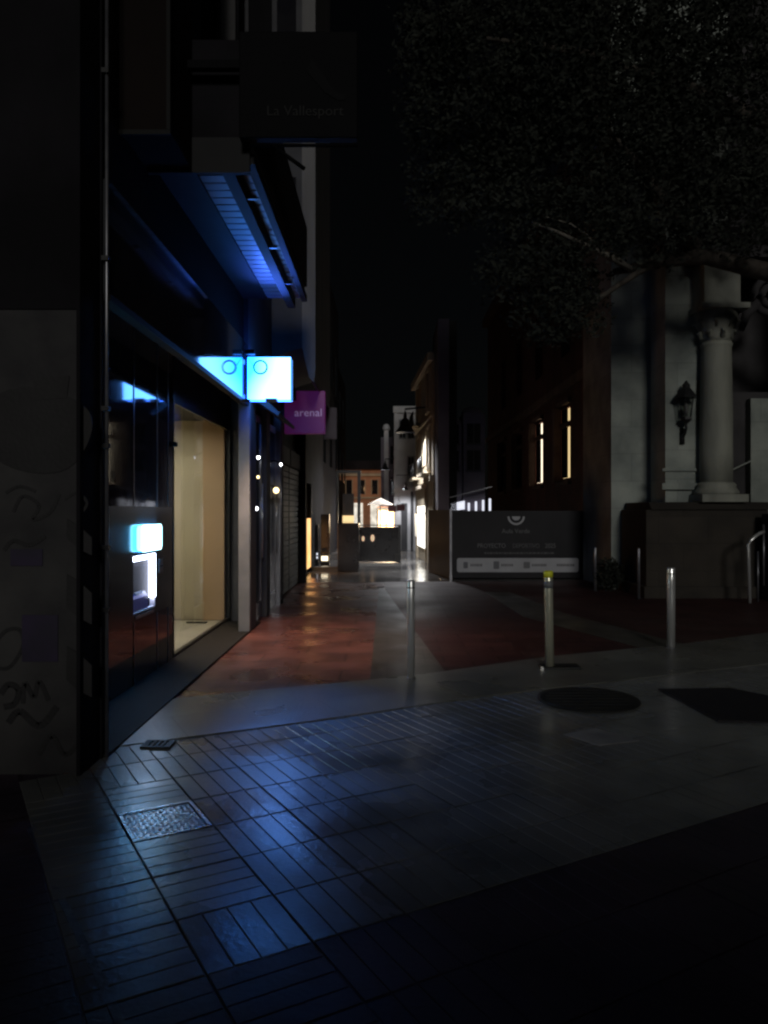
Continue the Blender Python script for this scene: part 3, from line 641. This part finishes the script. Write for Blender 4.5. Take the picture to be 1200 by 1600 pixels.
MB().box(-1.98, -1.94, 21.47, 21.5, .36, .42).box(-1.98, -1.94, 21.47, 21.5, .26, .32).build('lights', 'lit_cool', pc)
MB().box(-1.84, -1.66, 21.47, 21.5, .20, .33).build('lit_square', 'lit_cream', pc)
MB().box(-1.86, -1.62, 21.5, 21.7, .01, 1.5).build('cabinet', 'screen_glass', pc)
MB().box(-1.83, -1.70, 21.47, 21.499, .45, .56).build('badge', 'grey_wall', pc)

ts = thing('terrace_screen', (-.3, 23.6, 0), 'low dark terrace enclosure in mid-street with two small glowing openings', 'screen')
sc_ = MB().wallp([(-.86, .03), (.36, .03), (.36, 1.10), (-.86, 1.10)], 23.6, 23.66)
sc_.build('panel', 'screen_glass', ts)
MB().box(.34, .42, 23.5, 24.6, .03, 1.14).box(-.90, -.86, 23.5, 24.6, .03, 1.14).box(.24, .42, 23.4, 23.5, .03, .28).build('side_panel', 'dark_metal', ts)
for x, z, s_ in ((-.74, .74, .045), (-.45, .76, .06)):
    MB().wallp([(x+s_*math.cos(2*math.pi*k/16), z+1.8*s_*math.sin(2*math.pi*k/16)) for k in range(16)], 23.588, 23.6).build('glowing_opening', 'screen_glow', ts)
MB().box(-.9, .42, 23.5, 23.7, 1.14, 1.17).build('top_rail', 'dark_metal', ts)

# ================================================================ FAR END
ob = thing('end_building', (-1.5, 60, 0), 'two-storey orange house closing the far end of the street', 'building')
MB().box(-7, .6, 60, 66, 0, 4.8).build('wall', 'orange_render', ob)
MB().box(-7, .6, 59.8, 59.999, 4.3, 4.5).box(-7, .6, 59.85, 59.999, 2.55, 2.68).build('cornice', 'beige_render', ob)
MB().wallp([(-7.2, 4.8), (.8, 4.8), (.3, 5.5), (-6.7, 5.5)], 59.7, 66.2).build('roof', 'dark_wall', ob)
for x in (-3.2, -2.2, -1.2, -.2):
    for z in (2.9,):
        w = MB().box(x, x+.45, 59.93, 59.998, z, z+1.1).build('window', 'win_dark', ob)
        MB().box(x-.06, x, 59.9, 59.997, z-.06, z+1.16).box(x+.45, x+.51, 59.9, 59.997, z-.06, z+1.16).build('window_frame', 'beige_render', w)
for x in (-2.6, -1.3): MB().box(x, x+.7, 59.93, 59.998, .1, 2.2).build('shop_door', 'lit_dim', ob)
lamp('end_light', 'POINT', (-1.6, 56.5, 3.4), 55, (1, .55, .25), .3, parent=ob)
cf = thing('lit_cafe', (0, 31.4, 0), 'brightly lit warm cafe kiosk glowing above the terrace screen at the street end', 'cafe')
MB().box(-.36, .27, 31.4, 31.46, .70, 1.62).build('lit_window', 'lit_warm', cf)
MB().box(-.42, .29, 31.47, 32.4, 0, 1.78).build('wall', 'orange_render', cf)
MB().box(-.40, -.36, 31.36, 31.46, .0, 1.68).box(-.05, -.02, 31.37, 31.40, .6, 1.62).box(-.44, .29, 31.3, 31.46, 1.621, 1.72).build('frame', 'beige_render', cf)
lamp('cafe_light', 'AREA', (-.05, 31.2, 1.3), 22, (1, .78, .5), .6, (R(-90), 0, 0), parent=cf)
um = thing('cafe_parasol', (-.3, 30, 0), 'cream parasol lit from below beside the glowing cafe front', 'parasol')
MB().lathe([(.52, 0), (.3, .12), (.03, .26)], (-.27, 30, 1.83), 12, smooth=False, cap=False).build('canopy', 'canvas', um)
MB().tube([(-.27, 30, .02), (-.27, 30, 2.08)], .02).build('pole', 'grey_metal', um)

# ================================================================ RIGHT ROW (bends to the left with the street)
A_ = Vector((1.23, 23.4)); B_ = Vector((-.21, 50.5)); DIR = (B_-A_).normalized(); NRM = Vector((-DIR.y, DIR.x))  # towards the street (left)
if NRM.x > 0: NRM = -NRM
def rowp(s, off=0): p = A_+DIR*s+NRM*off; return (p.x, p.y)
def rowbox(mb, s0, s1, o0, o1, z0, z1):
    p = [rowp(s0, o0), rowp(s1, o0), rowp(s1, o1), rowp(s0, o1)]
    area = sum(p[i][0]*p[(i+1) % 4][1]-p[(i+1) % 4][0]*p[i][1] for i in range(4))
    if area < 0: p = p[::-1]
    return mb.prism(p, z0, z1)
def winrow(parent, ss, zs, w, h, trim='pilaster', glassm='win_dark'):
    for s in ss:
        for z in zs:
            o = rowbox(MB(), s, s+w, .012, .004, z, z+h).build('window', glassm, parent)
            m = MB(); rowbox(m, s-.10, s, .07, .0, z-.1, z+h+.1); rowbox(m, s+w, s+w+.10, .07, 0, z-.1, z+h+.1); rowbox(m, s, s+w, .07, 0, z+h, z+h+.1); rowbox(m, s, s+w, .10, 0, z-.1, z)
            rowbox(m, s+w/2-.02, s+w/2+.02, .03, .013, z, z+h)
            m.build('window_frame', trim, o)
# tall mauve pilaster building (nearest)
t = thing('mauve_house', (1.6, 21, 0), 'tall dark mauve house with a plain projecting pier, behind the banner hoarding', 'building')
MB().box(1.36, 1.66, 20.6, 23.0, 0, 6.75).build('pier', 'mauve_render', t)
MB().box(1.67, 1.95, 21.5, 23.0, 0, 6.9).build('wall', 'black_trim', t)
# beige house
t = thing('beige_house', rowp(3)+(0,), 'ornate beige house with carved window surrounds and a bright shop door', 'building')
m = MB(); rowbox(m, -1.5, 4.1, 0, -.45, 0, 6.1); m.build('wall', 'beige_render', t)
m = MB(); rowbox(m, -1.5, 4.1, .16, 0, 5.9, 6.12); rowbox(m, -1.5, 4.1, .10, 0, 2.45, 2.62); rowbox(m, -1.5, 4.1, .07, 0, 4.3, 4.4); m.build('cornice', 'beige_render', t)
winrow(t, (-.9, 2.2), (2.9, 4.6), .8, 1.15, 'beige_render')
m = MB(); rowbox(m, .1, 1.7, .04, .0, 3.0, 4.15); m.build('bay', 'beige_render', t)
m = MB(); rowbox(m, .3, 3.0, .03, .01, .42, 1.75); d_ = m.build('shop_door', 'lit_white', t)
m = MB(); rowbox(m, .2, .3, .05, 0, 0, 2.0); rowbox(m, 3.0, 3.1, .05, 0, 0, 2.0); rowbox(m, .3, 3.0, .05, 0, 1.5, 1.54); rowbox(m, .3, 3.0, .06, 0, 1.76, 2.3); m.build('door_frame', 'beige_render', d_)
m = MB(); rowbox(m, 3.35, 3.95, .03, .01, .7, 1.5); m.build('shop_window', 'lit_dim', t)
m = MB(); rowbox(m, .3, 3.2, .16, 0, 2.3, 2.4); m.build('canopy', 'canvas', t)
dp_ = rowp(2.0, .35)
lamp('shop_door_light', 'AREA', (dp_[0], dp_[1], 1.2), 22, (1, .97, .88), 1.2, (0, R(90), 0), parent=t)
for (s0, z) in ((-1.1, 2.72), (1.9, 2.72), (1.9, 4.42)):
    bl = rowbox(MB(), s0, s0+1.5, .30, .0, z-.1, z-.02).build('balcony', 'beige_render', t)
    rl_ = MB(); q0 = rowp(s0+.03, .27); q1 = rowp(s0+1.47, .27)
    rl_.tube([(q0[0], q0[1], z+.45), (q1[0], q1[1], z+.45)], .014, 6)
    for k in range(13): qx = q0[0]+(q1[0]-q0[0])*k/12; qy = q0[1]+(q1[1]-q0[1])*k/12; rl_.tube([(qx, qy, z-.02), (qx, qy, z+.45)], .008, 5)
    rl_.build('railing', 'dark_metal', bl)
# white house, its front turned to the bend
t = thing('white_house', (.75, 30.6, 0), 'bright white rendered house lit by the bell-shaped lamps', 'building')
m = MB().box(.30, 1.95, 30.6, 34, 0, 5.7); m.build('wall', 'white_render', t)
m = MB().box(.24, 1.95, 30.45, 30.599, 5.5, 5.75).box(.27, 1.95, 30.5, 30.599, 2.38, 2.48).box(.27, 1.95, 30.52, 30.599, 3.95, 4.02).box(.28, .42, 30.54, 30.599, .0, 5.499); m.build('cornice', 'white_render', t)
for (x0, z) in ((.84, 3.05), (.84, 4.5), (.50, 4.5)):
    w = MB().box(x0, x0+.22, 30.57, 30.598, z, z+.68).build('window', 'win_dark', t)
    MB().box(x0-.04, x0, 30.54, 30.598, z-.05, z+.73).box(x0+.22, x0+.26, 30.54, 30.598, z-.05, z+.73).box(x0, x0+.22, 30.54, 30.598, z+.68, z+.73).box(x0, x0+.22, 30.52, 30.598, z-.05, z).box(x0+.1, x0+.12, 30.56, 30.569, z, z+.68).box(x0, x0+.22, 30.56, 30.569, z+.33, z+.35).build('window_frame', 'pilaster', w)
MB().box(.56, .80, 30.57, 30.598, .02, 1.9).build('shutter_door', 'grey_wall', t)
MB().box(.93, 1.03, 30.55, 30.598, .0, 2.37).build('downpipe', 'grey_wall', t)
bl = MB().box(.34, .98, 30.15, 30.449, 2.49, 2.56).build('balcony', 'white_render', t)
rl_ = MB().tube([(.36, 30.18, 3.0), (.96, 30.18, 3.0)], .015, 6)
for k in range(9): rl_.tube([(.36+k*.075, 30.18, 2.56), (.36+k*.075, 30.18, 3.0)], .008, 5)
rl_.build('railing', 'dark_metal', bl)
t = thing('grey_house', (0, 34.5, 0), 'narrow grey house with a pale corner strip beyond the white house', 'building')
MB().box(-.28, .6, 34.5, 40, 0, 4.9).build('wall', 'mauve_render', t)
MB().box(-.14, .06, 34.38, 34.499, 0, 5.2).lathe([(.14, 0), (.17, .1), (.12, .25), (.02, .3)], (-.04, 34.45, 5.2), 12).build('corner_strip', 'white_render', t)
for z in (2.3, 3.7): MB().box(.14, .27, 34.45, 34.499, z, z+.8).build('window', 'win_dark', t)
# dark red projecting board
t = thing('red_board_sign', (.4, 29.6, 0), 'dark red projecting board with a pale divider on the white house front', 'sign')
MB().box(.03, .34, 29.6, 29.66, 1.56, 1.80).box(.37, .68, 29.6, 29.66, 1.59, 1.84).build('panel', 'dark_red_board', t)
MB().box(.34, .37, 29.61, 29.65, 1.55, 1.85).build('divider', 'white_render', t)
MB().tube([(.5, 29.63, 1.84), (.5, 30.55, 2.1)], .015).build('bracket', 'dark_metal', t)
# ---- bell lamps
def bell(x, y, z, r, lab, e, wall):
    t = thing('bell_lamp', (x, y, z), lab, 'street lamp', 'bell-shaped lamps hung over the street')
    pf = [(r, 0), (r*.98, .03*r), (r*.72, .38*r), (r*.50, .62*r), (r*.42, .95*r), (r*.40, 1.2*r), (r*.26, 1.38*r), (.02, 1.42*r)]
    MB().lathe(pf, (x, y, z), 24, cap=False).build('shade', 'shade', t)
    MB().lathe([(r*.16, 1.40*r), (r*.18, 1.6*r), (r*.12, 1.9*r), (.01, 1.95*r)], (x, y, z), 12).build('cap', 'shade', t)
    MB().lathe([(.01, .25*r), (r*.22, .35*r), (r*.22, .6*r), (.01, .7*r)], (x, y, z), 12).build('bulb', 'bulb', t)
    MB().tube([(x, y, z+1.9*r), (x, y, z+2.3*r), (wall[0], wall[1], z+2.5*r)], .025*r/.36+.01).build('bracket', 'shade', t)
    lamp('bulb_light', 'SPOT', (x, y, z+.15*r), e, (.93, .95, 1), .12, (0, 0, 0), R(156), t)
bell(.55, 23.6, 4.0, .315, 'largest bell-shaped lamp, hanging nearest in front of the white house', 1000, rowp(.2))
bell(-.08, 31, 3.25, .19, 'smaller bell-shaped lamp farther off, left of the white house', 700, (.28, 31.2))
bell(.72, 29.8, 2.40, .12, 'tiny bell-shaped wall lamp low on the white house under the largest one', 130, (.72, 30.58))

# ---- dim houses behind the hoarding with a lit shop strip
t = thing('gallery_house', (2.7, 26, 0), 'dim house with glazed galleries and a row of small lit openings above the banner', 'building')
MB().box(1.71, 2.12, 21.8, 23.5, 0, 4.1).build('wall', 'mauve_render', t)
MB().box(2.14, 2.75, 21.6, 23.5, 0, 4.35).build('wall', 'mauve_render', t)
MB().lathe([(.22, 0), (.22, .05), (.15, .14), (.02, .18)], (1.91, 22.1, 4.1), 16).lathe([(.3, 0), (.3, .06), (.2, .17), (.02, .22)], (2.42, 21.95, 4.35), 16).build('roof', 'mauve_render', t)
for (x0, x1, y) in ((1.80, 2.03, 21.8), (2.24, 2.62, 21.6)):
    for z in (2.75, 3.5):
        w = MB().box(x0, x1, y-.03, y-.001, z, z+.55).build('gallery_window', 'win_dark', t)
        MB().box((x0+x1)/2-.015, (x0+x1)/2+.015, y-.045, y-.031, z, z+.55).box(x0-.03, x1+.03, y-.05, y-.001, z-.05, z-.001).build('glazing_bar', 'grey_wall', w)
MB().wallp([(1.74, 1.95), (2.9, 2.25), (2.9, 2.28), (1.74, 1.98)], 21.2, 21.3).build('canopy_edge', 'grey_metal', t)
MB().wallp([(1.79, 1.60), (2.17, 1.64), (2.17, 1.88), (1.79, 1.80)], 21.5, 21.54).build('lit_sign', 'lit_cool', t)
for i, x in enumerate((2.26, 2.46, 2.66, 2.85)):
    MB().box(x, x+.055, 21.5, 21.54, 1.60, 1.82+i*.04).build('lit_opening', 'lit_cool', t)

# ================================================================ BANNER HOARDING
hb = thing('banner_hoarding', (3.2, 17.9, 0), 'black construction hoarding with printed banner and a pale sponsor strip along its foot', 'hoarding')
HX0, HX1, HY = 1.52, 4.83, 17.95
MB().box(HX0, HX1, HY, HY+.06, .03, 1.60).build('front_panel', 'banner', hb)
MB().prism([(1.07, 20.0), (1.10, 20.0), (1.53, 18.02), (1.50, 17.98)], .0, 1.62).build('side_panel', 'olive_side', hb)
for x in (1.46, 4.832): MB().box(x, x+.05, HY-.02, HY+.05, 0, 1.64).build('post', 'grey_metal', hb)
MB().prism([(1.60, 18.05), (4.8, 18.05), (4.8, 20), (1.2, 20)], 0, 1.58).build('enclosed_volume', 'black_trim', hb)
def bx(px): return (px-605)/1200*HY
def bz(py): return 1.6-(py-798)/1200*HY
def rr_xz(x0, x1, z0, z1, r):
    p = []
    for (cx, cz, a0) in ((x1-r, z0+r, 270), (x1-r, z1-r, 0), (x0+r, z1-r, 90), (x0+r, z0+r, 180)):
        for k in range(5): a = R(a0+22.5*k); p.append((cx+r*math.cos(a), cz+r*math.sin(a)))
    return p
MB().wallp(rr_xz(bx(714), bx(904), bz(894), bz(872), .05), HY-.004, HY).build('sponsor_strip', 'banner_white', hb)
lg = MB(); cx, cz = bx(806.5), bz(807)
for k in range(14):
    a0, a1 = math.pi+math.pi*k/14, math.pi+math.pi*(k+1)/14; ra, rb_ = .20, .155
    lg.wallp([(cx+rb_*math.cos(a0), cz+rb_*math.sin(a0)), (cx+ra*math.cos(a0), cz+ra*math.sin(a0)), (cx+ra*math.cos(a1), cz+ra*math.sin(a1)), (cx+rb_*math.cos(a1), cz+rb_*math.sin(a1))], HY-.004, HY)
lg.wallp([(cx-.10, cz), (cx-.085, cz-.05), (cx-.04, cz-.09), (cx+.04, cz-.09), (cx+.085, cz-.05), (cx+.10, cz)], HY-.004, HY)
lg.build('emblem', 'banner_white', hb)
text('lettering', 'Aula Verde', .145, 'banner_grey', hb, (bx(806), HY-.003, bz(833)))
text('lettering', 'PROYECTO', .15, 'banner_grey', hb, (bx(768), HY-.003, bz(856)), sx=.86)
text('lettering', 'DEPORTIVO', .145, 'banner_dim', hb, (bx(822), HY-.003, bz(856)), sx=.8)
text('lettering', '2025', .15, 'banner_grey', hb, (bx(860), HY-.003, bz(856)), sx=.86)
sm = MB(); x = bx(757)
while x < bx(860):
    w = random.uniform(.025, .09); sm.box(x, x+w, HY-.003, HY, bz(865.5), bz(863)); x += w+.02
sm.build('small_print', 'banner_dim', hb)
def badge(px, w, h): MB().wallp(rr_xz(bx(px), bx(px+w), bz(883+h), bz(883-h), .02), HY-.008, HY-.0045).build('sponsor_emblem', 'logo_dark', hb)
badge(724, 7, 5); badge(771, 9, 6); badge(818, 10, 5)
for (a, b_) in ((735, 752), (783, 800), (831, 852), (870, 896)):
    ss_ = MB(); x = bx(a)
    while x < bx(b_):
        w = random.uniform(.02, .045); ss_.box(x, x+w, HY-.007, HY-.0045, bz(885), bz(881)); x += w+.012
    ss_.build('sponsor_print', 'banner_grey', hb)

# ================================================================ RIGHT: RED BRICK BUILDING
rb = thing('red_brick_building', (8, 28, 0), 'dark red brick building with tall narrow lit windows right of the street', 'building')
RX = 5.5; ys = [(23.1, 24.3), (27.2, 28.5), (31.4, 32.7), (35.6, 36.9)]; last = 19.3
m = MB()
for (a, b_) in ys: m.box(RX, 10, last, a, 0, 12); last = b_
m.box(RX, 10, last, 42, 0, 12)
for (a, b_) in ys:
    m.box(RX, 10, a, b_, 0, 2.6); m.box(RX, 10, a, b_, 4.75, 6.4); m.box(RX, 10, a, b_, 8.7, 12); m.box(RX+.7, 10, a, b_, 2.6, 4.75); m.box(RX+.4, 10, a, b_, 6.4, 8.7)
m.build('wall', 'red_brick', rb)
MB().box(RX-.12, RX, 19.2, 42, 5.3, 5.55).box(RX-.3, RX, 19.2, 42, 11.6, 12).box(RX-.06, RX, 19.2, 42, 0, 1.5).build('cornice', 'red_trim', rb)
lit = ['lit_amber', 'lit_cream', None, None]
for i, (a, b_) in enumerate(ys):
    f_ = MB().box(RX-.02, RX+.055, a, b_, 4.16, 4.32).box(RX-.22, RX, b_+.02, b_+.25, 2.5, 4.85).box(RX-.10, RX, a-.14, b_+.25, 2.40, 2.5).box(RX-.10, RX, a-.14, b_+.25, 4.851, 5.0).build('window_frame', 'red_trim', rb)
    MB().box(RX+.06, RX+.09, a, b_, 2.62, 4.74).build('pane', lit[i] or 'win_dark', f_)
    MB().box(RX+.01, RX+.04, a+.42, b_-.03, 2.62, 4.159).box(RX+.01, RX+.04, a+.42, b_-.03, 4.321, 4.74).build('shutter', 'dark_wall', f_)

# ================================================================ RIGHT: CHURCH PORCH
ch = thing('church', (7, 15, 0), 'weathered grey-green stone church porch with a round column on a dark plinth at right', 'church')
MB().box(4.54, 5.9, 15.56, 17.8, 0, 12).build('rear_wall', 'stone_l', ch)
MB().box(5.27, 6.45, 14.55, 15.35, 1.72, 12).build('pier', 'stone_l', ch)
MB().box(5.18, 6.5, 14.46, 14.6, 2.0, 2.12).box(5.2, 6.5, 14.5, 14.6, 2.35, 2.4).build('pier_moulding', 'stone_l', ch)
pl = MB().box(4.72, 6.95, 14.0, 15.5, 0, 1.62)
pl.sidep([(13.94, 1.62), (15.5, 1.62), (15.5, 1.76), (14.1, 1.76)], 4.80, 7.0)
pl.box(4.66, 7.05, 13.92, 15.55, 0, .22)
pl.build('plinth', 'stone_d', ch, bevel=.015)
cx, cy = 6.14, 13.95+.38
cl = MB().box(cx-.42, cx+.42, cy-.40, cy+.40, 1.762, 1.90)
cl.lathe([(.39, 0), (.40, .05), (.36, .1), (.34, .14), (.35, .18), (.30, .23)], (cx, cy, 1.90), 32)
cl.build('column_base', 'stone_c', ch)
MB().lathe([(.29, 0), (.29, .6), (.285, 1.4), (.265, 2.5), (.275, 2.52), (.285, 2.56), (.265, 2.6)], (cx, cy, 2.13), 36).build('column', 'stone_c', ch)
cp = MB().lathe([(.26, 0), (.28, .12), (.30, .22), (.38, .38), (.36, .42), (.40, .55)], (cx, cy, 4.73), 16)
for k in range(8):
    a = 2*math.pi*k/8
    for (rz, rl) in ((.05, .30), (.25, .36)):
        aa = a+(.39 if rz > .1 else 0)
        p0 = (cx+.27*math.cos(aa), cy+.27*math.sin(aa), 4.74+rz); p1 = (cx+rl*math.cos(aa), cy+rl*math.sin(aa), 4.74+rz+.14); p2 = (cx+(rl+.06)*math.cos(aa), cy+(rl+.06)*math.sin(aa), 4.74+rz+.10)
        cp.tube([p0, p1, p2], [.05, .045, .025], 6)
cp.box(cx-.44, cx+.44, cy-.42, cy+.42, 5.28, 5.38)
cp.build('capital', 'stone_c', ch)
MB().box(cx-.36, cx+.30, cy-.34, cy+.8, 5.382, 6.2).build('impost_block', 'stone_c', ch, bevel=.01)
MB().box(cx-.5, cx+3.5, cy-.42, cy+.9, 6.202, 6.45).box(cx-.6, cx+3.6, cy-.55, cy+.9, 6.452, 6.7).build('entablature', 'stone_dd', ch)
vo = MB(); pts = []
for k in range(30):
    a = k/29*3.6*math.pi; r_ = .34-.26*k/29; pts.append((cx+.95+r_*math.cos(a+1), cy-.1, 5.55+r_*1.1*math.sin(a+1)))
vo.tube(pts, .07, 8); vo.tube([(cx+.42, cy-.1, 4.95), (cx+.52, cy-.1, 5.25), (cx+.72, cy-.1, 5.45)], [.06, .09, .1], 8)
vo.build('carved_scroll', 'stone_dd', ch)
MB().box(6.46, 9.5, 14.9, 17, 1.0, 3.9).box(6.46, 9.5, 15.6, 17, 3.9, 12).build('porch_wall', 'stone_dd', ch)
MB().box(6.96, 9.5, 14.7, 15.4, .9, 3.75).build('porch_pier', 'stone_l', ch)
st = MB()
for k in range(5): st.box(7.0, 10, 13.6+k*.3, 16, k*.17+.0, (k+1)*.17)
st.build('steps', 'stone_d', ch)
MB().box(6.72, 7.0, 13.45, 13.8, 0, 1.55).build('newel', 'stone_dd', ch, bevel=.02)
MB().tube([(5.97, 14.50, 2.4), (5.97, 14.50, 4.55)], .028).tube([(6.46, 14.78, 2.3), (6.95, 14.68, 2.55)], .015).build('conduit', 'stone_l', ch)
for z in (2.9, 3.8, 4.5): MB().box(5.94, 6.0, 14.46, 14.55, z, z+.04).build('conduit_clip', 'dark_metal', ch)

hr = thing('handrail', (6.3, 13.2, 0), 'bent steel handrail at the foot of the church steps, right edge', 'handrail')
MB().tube([(6.21, 13.15, .02), (6.19, 13.15, 1.02), (6.22, 13.15, 1.10), (6.38, 13.2, 1.20), (6.5, 13.25, 1.24)], .028, 12).build('rail', 'steel', hr)
MB().tube([(6.52, 13.3, .3), (6.52, 13.3, 1.36)], .018).tube([(6.42, 13.3, .02), (6.42, 13.3, .9)], .018).build('upright', 'grey_metal', hr)
# lantern
x, y, z = 5.56, 14.2, 3.18
ln = thing('wall_lantern', (x, y, z), 'unlit black lantern with a peaked cap on the church pier', 'lantern')
x, y, z = 5.58, 14.33, 3.2
MB().lathe([(.22, .50), (.205, .53), (.115, .65), (.07, .70), (.08, .74), (.04, .79), (.01, .83)], (x, y, z), 6, smooth=False).build('cap', 'dark_metal', ln)
MB().lathe([(.085, .15), (.135, .49)], (x, y, z), 6, smooth=False).build('glass_body', 'lens', ln)
MB().lathe([(.04, .03), (.105, .10), (.095, .15)], (x, y, z), 6, smooth=False).build('base', 'dark_metal', ln)
fr = MB()
for k in range(6): a = 2*math.pi*k/6; fr.tube([(x+.09*math.cos(a), y+.09*math.sin(a), z+.15), (x+.14*math.cos(a), y+.14*math.sin(a), z+.5)], .007, 6)
fr.build('frame', 'dark_metal', ln)
MB().lathe([(.012, .18), (.04, .23), (.05, .34), (.02, .4)], (x, y, z), 12).build('bulb', 'bay_white', ln)
MB().tube([(x, y, z+.05), (x, y, z-.06), (x, y+.08, z-.16), (x, y+.2, z-.2)], [.022, .025, .03, .035], 8).tube([(x, y+.2, z-.34), (x, y+.2, z-.04)], .05, 8).build('bracket', 'dark_metal', ln)
# slim posts with chain
for (px_, d_, h_, lab) in ((930, 15.2, .85, 'slim steel post just right of the banner hoarding'), (998, 13.84, .90, 'slim steel post beside the dark church plinth')):
    X_ = (px_-605)/1200*d_
    t = thing('slim_post', (X_, d_, 0), lab, 'post', 'slim posts in front of the church')
    MB().lathe([(.028, 0), (.028, h_), (.018, h_+.02)], (X_, d_, .01), 16).build('shaft', 'grey_metal', t)
    MB().lathe([(.07, 0), (.07, .012)], (X_, d_, .01), 16).build('foot', 'dark_metal', t)
bu = thing('low_shrub', (4.4, 15.2, 0), 'small dark shrub at the foot of the church wall between two slim posts', 'shrub')
def leaves(mb, centre, rad, n, size, rnd):
    for _ in range(n):
        while True:
            p = Vector((rnd.uniform(-1, 1), rnd.uniform(-1, 1), rnd.uniform(-1, 1)))
            if p.length < 1: break
        p = p*(.55+.45*rnd.random()) if rnd.random() < .3 else p
        c = Vector(centre)+Vector((p.x*rad[0], p.y*rad[1], p.z*rad[2]))
        u = Vector((rnd.gauss(0, 1), rnd.gauss(0, 1), rnd.gauss(0, .6))).normalized(); v = u.cross(Vector((rnd.gauss(0, 1), rnd.gauss(0, 1), rnd.gauss(0, 1)))).normalized()
        s1 = size*rnd.uniform(.6, 1.3); s2 = s1*.45; o = len(mb.v)
        mb.v += [tuple(c-u*s1), tuple(c-u*s1*.2+v*s2), tuple(c+u*s1), tuple(c-u*s1*.2-v*s2)]; mb.face([o, o+1, o+2, o+3])
rl = random.Random(11)
m = MB(); leaves(m, (4.40, 15.2, .34), (.30, .3, .34), 900, .05, rl); m.build('foliage', 'leaf', bu)
MB().tube([(4.4, 15.2, 0), (4.39, 15.2, .4)], .03).tube([(4.4, 15.2, .1), (4.5, 15.1, .5)], .02).build('stem', 'bark', bu)

# ================================================================ TREE (trunk stands just outside the frame at right)
tr = thing('plane_tree', (8.3, 12.6, 0), 'large dark broad-crowned tree spreading over the upper right', 'tree')
def T(px, py, d):
    d += 2.7; return ((px-605)/1200*d, d, 1.6-(py-798)/1200*d)
lim = MB()
lim.tube([(8.3, 12.7, 0), (8.25, 12.7, 1.2), (8.15, 12.7, 3), (8.1, 12.7, 4.4), (7.9, 12.7, 6.5), (7.6, 12.6, 9)], [.42, .33, .29, .27, .2, .13], 14)
lim.build('trunk', 'bark', tr)
lm = MB()
lm.tube([(8.1, 12.7, 4.6), T(1290, 450, 10), T(1200, 425, 10), T(1100, 400, 9.8), T(1030, 408, 9.7), T(960, 425, 9.6)], [.2, .17, .15, .13, .09, .05], 10)
lm.tube([T(1100, 400, 9.8), T(1060, 340, 9.7), T(1000, 260, 9.7), T(930, 180, 9.7)], [.10, .08, .06, .03], 8)
lm.tube([(7.9, 12.7, 6.5), T(1220, 200, 10.2), T(1080, 140, 9.8), T(900, 80, 9.6), T(760, 60, 9.5)], [.16, .13, .1, .07, .03], 8)
lm.tube([T(1030, 408, 9.7), T(990, 430, 9.4), T(930, 470, 9.2), T(880, 500, 9.1)], [.06, .05, .035, .02], 8)
lm.build('limb', 'bark', tr)
lm = MB()
lm.tube([T(985, 420, 9.5), T(955, 402, 9.3), T(915, 383, 9.2), T(870, 362, 9.1), T(826, 345, 9.0)], [.05, .05, .035, .025, .012], 8)
lm.tube([T(930, 388, 9.2), T(918, 368, 9.15), T(892, 350, 9.1), T(850, 338, 9.0)], [.025, .018, .014, .008], 6)
lm.build('pale_branch', 'bark_light', tr)
cr = MB(); cr2 = MB(); rl = random.Random(5)
blobs = [(820, 90, 190, 130), (1000, 60, 230, 130), (1150, 150, 170, 180), (760, 200, 120, 110), (880, 230, 170, 120), (1040, 250, 150, 120), (1160, 320, 130, 80), (700, 300, 70, 55), (780, 310, 90, 50),
         (880, 340, 110, 60), (820, 430, 70, 45), (790, 415, 45, 35), (880, 440, 75, 55), (860, 500, 60, 40), (900, 480, 45, 45), (1010, 370, 90, 45), (680, 120, 60, 80), (690, 40, 70, 60), (660, 200, 35, 35)]
for (px, py, rx, ry) in blobs:
    d0 = rl.uniform(9.0, 10.2)
    n = int(rx*ry/34)
    for _ in range(n):
        a = rl.random()*2*math.pi; q = math.sqrt(rl.random())*rl.uniform(.8, 1.12)
        d = d0+rl.uniform(-1.3, 1.0)
        c = T(px+rx*q*math.cos(a), py+ry*q*math.sin(a), d)
        s_ = rl.uniform(.09, .26)
        leaves(cr if rl.random() < .72 else cr2, c, (s_, s_, s_*.8), rl.randint(9, 20), .05, rl)
cr.build('crown', 'leaf', tr); cr2.build('foliage', 'leaf2', tr)

# ================================================================ ADDED BLOCK BEHIND THE VIEWER (unseen, shaped to shade the near ground)
t = thing('rear_shade_block', (0, -12, 0), 'plain unseen block added behind the viewer to shade the near ground', 'building')
MB().box(-14, 12, -16, -8, 0, 3.65).build('wall', 'grey_wall', t)
MB().box(-14.2, 12.2, -16.2, -7.8, 3.651, 3.75).build('roof', 'dark_wall', t)
